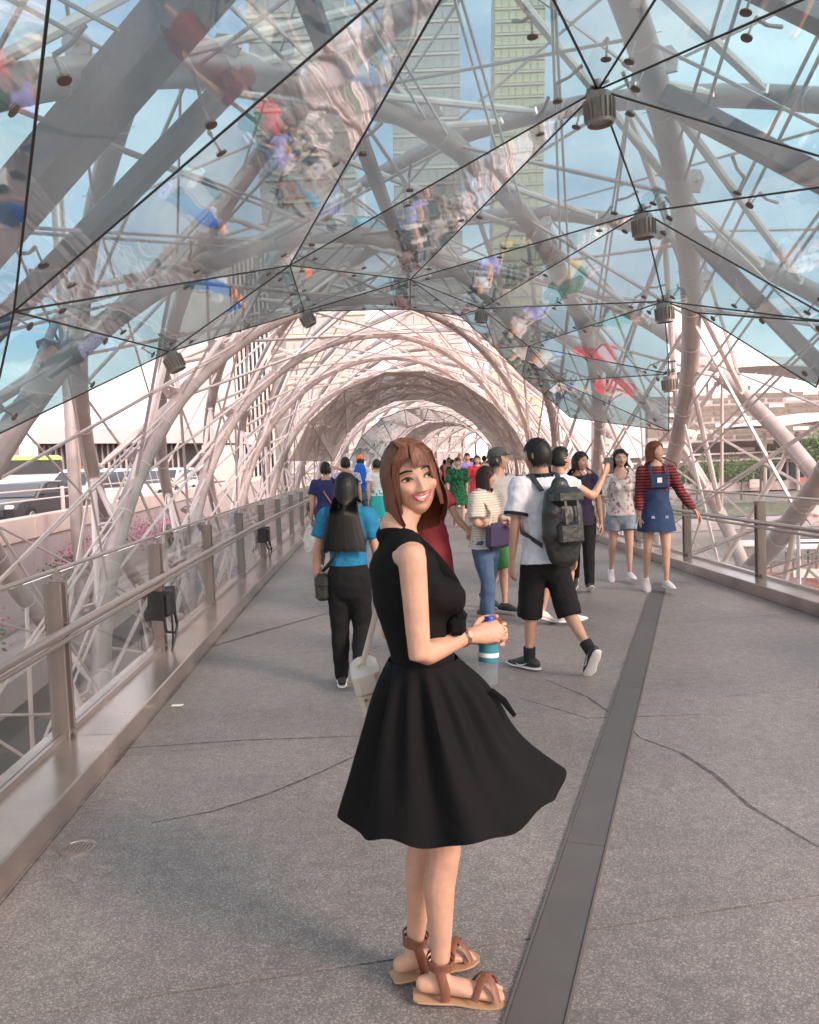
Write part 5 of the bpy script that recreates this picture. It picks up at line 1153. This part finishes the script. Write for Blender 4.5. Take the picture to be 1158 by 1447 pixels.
# bob-haired older woman in jeans
p=at(689,878); o,J=person('bob haired woman in a cream striped shirt and jeans clutching a purple bag',p,1.46,-128,{**WALK_R,'th_r':(0,.2,-1),'sh_r':(0,.0,-1),'ft_r':(.1,1,0),'th_l':(-.1,-.1,-1),'sh_l':(-.04,-.22,-1),'ft_l':(-.1,1,-.1),'ua_r':(.15,.1,-1),'fa_r':(-.75,.75,-.05),'ua_l':(-.15,.15,-1),'fa_l':(.6,.8,.0)},hair=('bob',(.03,.012,.012),-.52),look=dict(yaw=38,pitch=2),top=dict(mat='cream_stripe',sleeve=.75,lo=.05,off=.026,flare=.012),bottom=dict(mat='jeans',wide=1.08),shoes='brown_leather',sole='tan_sole',build_=1.05,nh=700,vox=.012)
hb=J['wa']+J['fy']*.19-J['sx']*(-.06)-Vector((0,0,.06)); bg_=empty('handbag',hb,'dark purple shoulder bag held against the cream striped shirt','bag'); MB().box(hb,(.34,.10,.24),(J['sx'],J['fy'],J['up']),bev=.035).build('bag_body','purple_bag',bg_)
strap('strap',[hb+J['sx']*.15+J['up']*.1,J['ch']+J['fy']*.15+J['sx']*.1,J['sor']+J['up']*.055,J['ch']-J['fy']*.12+J['sx']*.08,hb+J['sx']*.17+J['up']*.1-J['fy']*.2],.006,.03,'beige_cloth',bg_,up=J['fy'])
# man with the black backpack
p=at(775,948); o,J=person('man in a white polo and black shorts striding with a black backpack',p,1.66,24,dict(lean=3,th_l=(-.02,.22,-1),sh_l=(0,.05,-1),ft_l=(-.25,1,0),th_r=(.06,-.18,-1),sh_r=(.12,-.95,-1),ft_r=(.15,.6,-.72),ua_l=(-.22,-.08,-1),fa_l=(-.02,.18,-1),ua_r=(.25,.1,-1),fa_r=(.3,.25,-1)),fem=0,hair=('short',BLK),look=dict(yaw=28,pitch=0),top=dict(mat='white_polo',sleeve=.72,lo=.055,off=.028,flare=.015),bottom=dict(mat='black_cloth',leg=.60,wide=1.06,off=.014),shoes='shoe_black',vox=.011,nh=900,skin=(.45,.25,.17),build_=.93)
for sd in 'rl':
    so_,el=J['so'+sd],J['el'+sd]; d=(el-so_).normalized(); c=so_.lerp(el,.70); MB().tube([c-d*.012,c+d*.012],[.031*1.66+.036]*2,18,cap=False).build('sleeve_trim','navy_trim',o)
    an=J['an'+sd]; kn=J['kn'+sd]; MB().tube([an-(kn-an).normalized()*.02,an.lerp(kn,.22)],[.043,.045],14).build('sock','sock_dark',o)
for ob in [q for q in o.children if q.name.startswith('shoe')]:
    i_=[q for q in o.children if q.name.startswith('shoe')].index(ob); swoosh(J,'rl'[i_],1.66,ob)
MB().tube([J['nb']-J['up']*.012,J['nb']+J['up']*.03],[.082,.07],18,cap=False).build('collar','navy_trim',o)
fy,sx,up_=J['fy'],J['sx'],J['up']; c=J['ch']-fy*.235-up_*.10; bk=empty('backpack',c-up_*.2,'black leather backpack on the man in the white polo','backpack')
mb=MB(); mb.tube([c-up_*.215,c-up_*.12,c+up_*.05,c+up_*.19,c+up_*.225],[(.135,.075),(.16,.1),(.155,.105),(.12,.08),(.07,.05)],18,ref=sx,round_=True); v,f_=remesh(mb,.012,4,.02,.08); mkmesh('pack',[(v,f_,(1,1,1),0)],['black_leather'],bk,colour=False)
mb=MB(); mb.box(c-fy*.09-up_*.10,(.2,.07,.17),(sx,fy,up_),bev=.03); mb.build('front_pocket','black_leather',bk); MB().box(c-fy*.07+up_*.15,(.24,.12,.13),(sx,fy,up_),bev=.04).build('flap','black_leather',bk)
for k in (-1,1):
    MB().bar(c-fy*.125+sx*k*.05+up_*.12,c-fy*.135+sx*k*.05-up_*.04,.02,.006,up=fy).build('buckle_strap','black_leather',bk)
    a_=c+fy*.09+up_*.2+sx*k*.09; Q=[a_,J['sc']+sx*k*.11+up_*.075-fy*.04,J['sc']+sx*k*.12+up_*.06+fy*.06,J['ch']+sx*k*.13+fy*.13,J['wa']+sx*k*.17+fy*.03,c-up_*.18+sx*k*.12+fy*.08]; strap('shoulder_strap',Q,.01,.045,'black_leather',bk,up=fy)
MB().tube([c+up_*.22-sx*.04,c+up_*.28-sx*.03,c+up_*.28+sx*.03,c+up_*.22+sx*.04],.009,6).build('grab_handle','black_leather',bk)
# woman behind him, arm lifted with a phone
p=at(822,884); o,J=person('woman half hidden by the backpack man, lifting a phone',(p[0]-.16,p[1]+.1),1.58,-62,dict(th_r=(.0,.1,-1),sh_r=(0,-.1,-1),ft_r=(.1,1,0),th_l=(0,-.1,-1),sh_l=(0,-.35,-1),ft_l=(-.1,1,-.35),ua_r=(.2,.9,-.55),fa_r=(.0,.55,.8),ua_l=(-.1,.1,-1),hand_r=dict(curl=.7)),hair=('pony',BLK),look=dict(yaw=0),top=dict(mat='pale_cloth',sleeve=.3,lo=.05),bottom=dict(mat='denim_light',leg=.3),shoes='shoe_white')
hp=J['wrr']+J['far']*.11; ph=empty('mobile_phone',hp,'dark mobile phone in the raised hand beside the backpack man','phone'); MB().box(hp,(.075,.01,.15),bev=.004).build('case','phone',ph); MB().box(hp+Vector((0,-.0065,0)),(.066,.002,.13)).build('screen','dark_glass' if 'dark_glass' in MATS else 'phone',ph)
# plum shirt woman, hand in her hair
p=at(826,836); person('woman in a plum shirt and black trousers pushing back her hair',(p[0],p[1]+.1),1.57,168,{**WALK_L,'th_l':(0,.28,-1),'sh_l':(0,.12,-1),'ft_l':(-.1,1,.35),'ua_r':(.85,.25,.15),'fa_r':(-.5,.15,1),'ua_l':(-.2,.0,-1),'fa_l':(-.1,.1,-1)},hair=('long',DBR,-.9),look=dict(yaw=50,pitch=2),top=dict(mat='plum_tee',sleeve=.7,lo=.05),bottom=dict(mat='black_cloth'),shoes='shoe_black',build_=1.0,nh=350)
# floral blouse and denim shorts
p=at(880,822); person('woman in a white floral blouse and denim shorts',p,1.55,176,{**WALK_L,'th_l':(0,.14,-1),'th_r':(.05,-.1,-1),'sh_r':(.03,-.35,-1),'ua_r':(.3,-.1,-1),'fa_r':(.25,-.1,-1),'ua_l':(-.18,.05,-1)},hair=('long',BLK,-.85),look=dict(yaw=4,pitch=4),top=dict(mat='floral',sleeve=.95,lo=.03,vneck=.09,off=.022),bottom=dict(mat='denim_light',leg=.28,off=.018,wide=1.08),shoes='shoe_white',nh=400,skin=(.58,.33,.25))
# striped top and denim pinafore
p=at(930,836); o,J=person('long haired woman in a red striped top and denim pinafore dress',p,1.61,178,{**WALK_L,'th_l':(0,.16,-1),'th_r':(.03,-.08,-1),'sh_r':(.0,-.3,-1),'ua_l':(-.42,.1,-1),'fa_l':(-.55,.25,-.85),'ua_r':(.10,-.05,-1),'fa_r':(.0,.1,-1)},hair=('long',(.20,.07,.03),-1.15),look=dict(yaw=48,pitch=14),top=dict(mat='red_stripe',sleeve=1.9),bottom=None,shoes='shoe_white',nh=500,skin=(.58,.33,.24))
mb=MB(); n=30; vs=[]; sx,fy,up_,h_=J['sx'],J['fy'],J['up'],1.61
prof=[(J['ch']+up_*.01,.148,.125,1),(J['wa'],.138,.118,0),(J['P']+up_*.02,.175,.142,0),(J['P']-up_*.1,.195,.165,0),(J['P']-up_*.215,.215,.185,0)]
for c_,rx,ry,_ in prof:
    for k in range(n): a=2*PI*k/n; vs.append(c_+sx*rx*math.cos(a)*(1+.02*math.cos(7*a))+fy*ry*math.sin(a))
mb.add(vs,[(r*n+k,r*n+(k+1)%n,(r+1)*n+(k+1)%n,(r+1)*n+k) for r in range(4) for k in range(n)]); pd=mb.build('pinafore','denim_dark',o)
MB().box(J['ch']+fy*.142+up_*.03,(.19,.02,.15),(sx,fy,up_),bev=.008).build('bib','denim_dark',pd); MB().box(J['ch']+fy*.155+up_*.04,(.05,.006,.055),(sx,fy,up_)).build('badge','paper',pd)
for k in (-1,1): strap('dungaree_strap',[J['ch']+fy*.148+sx*k*.085+up_*.1,J['sc']+sx*k*.085+fy*.06+up_*.05,J['sc']+sx*k*.07+up_*.075-fy*.02,J['ch']-fy*.13+sx*k*.05],.006,.032,'denim_dark',pd,up=fy)
for k in (-1,1): MB().box(J['P']+fy*.158+sx*k*.075-up_*.05,(.035,.006,.03),(sx,fy,up_)).build('rip_patch','denim_light',pd)
# ---------- walkers farther along
p=atY(648,700,19.5); o,J=person('woman in a dark green lace dress walking towards the camera',(p.x,19.5),1.60,180,{**WALK_L,'ua_r':(.25,0,-1)},hair=('short',DBR),top=dict(mat='green_lace',sleeve=1.0,off=.02),bottom=dict(mat='green_lace',style='skirt',leg=.85,flare=.05),shoes='brown_leather',build_=1.1,skin=(.58,.33,.25))
w=J['wrr']; b=empty('carrier_bag',w-Vector((0,0,.4)),'yellow carrier bag beside the green lace dress','bag'); MB().box(w+Vector((0,0,-.27)),(.28,.12,.3),bev=.04).build('bag_body','yellow_bag',b); MB().tube([w+Vector((-.08,0,-.12)),w,w+Vector((.08,0,-.12))],.01,5).build('handle','yellow_bag',b)
p=atY(676,700,21); person('woman in a bright red dress beside the green lace one',(p.x,21),1.64,180,WALK_R,hair=('long',DBR,-.7),top=dict(mat='red_dress',sleeve=.9,off=.022),bottom=dict(mat='red_dress',style='skirt',leg=.95,flare=.05),shoes='shoe_black',build_=1.15,skin=(.58,.33,.25))
p=atY(662,690,24); person('man in a lilac shirt behind the red and green dresses',(p.x,24),1.74,180,WALK_L,fem=0,hair=('short',DBR),top='lilac',bottom=dict(mat='dark_cloth'),build_=1.1,detail=0)
p=atY(652,690,27); person('grey haired man behind the lilac shirt',(p.x,27),1.76,180,WALK_R,fem=0,hair=('short',(.3,.27,.25)),top='grey_tee',bottom=dict(mat='jeans'),detail=0)
far=[(641,30,'black_cloth','jeans',1,'distant walker in a black top past the green dress'),(636,33,'pink_cloth','denim_dark',1,'distant walker in a pink top past the green dress'),(668,34,'floral','black_cloth',1,'distant walker in a floral top behind the red dress'),(686,29,'pale_cloth','dark_cloth',0,'distant walker in a pale shirt between red dress and grey cap'),(692,36,'navy_tee','jeans',0,'distant walker in a navy shirt near the grey cap'),(700,31,'plum_tee','beige_cloth',1,'distant walker in a plum top near the grey cap'),(648,40,'red_dress','dark_cloth',1,'far walker in a red top near the end of the walkway'),(660,44,'blue_tee','jeans',0,'far walker in a blue shirt near the end of the walkway'),(676,41,'grey_tee','black_cloth',0,'far walker in a grey shirt near the end of the walkway'),(630,38,'maroon','black_cloth',1,'far walker in a maroon top near the end of the walkway')]
for i,(px,Y,a_,b_,fm,lab) in enumerate(far):
    p=atY(px,690,Y); person(lab,(p.x,Y),1.58+.12*((i*37)%10)/10+(.08 if not fm else 0),180 if i%3 else 0,WALK_L if i%2 else WALK_R,fem=fm,hair=('short' if not fm else 'bob',BLK if i%2 else DBR),top=a_,bottom=dict(mat=b_),detail=0,vox=.022,head_res=(24,18),nh=60,hands=True,group='distant walkers')
person('person in a red shirt on the road bridge behind the parapet',(XL(60)-.9,60),1.7,120,WALK_L,fem=0,hair=('short',BLK),top='red_dress',bottom=dict(mat='dark_cloth'),detail=0,vox=.02,head_res=(24,18),nh=60,z0=-.02,hands=True)
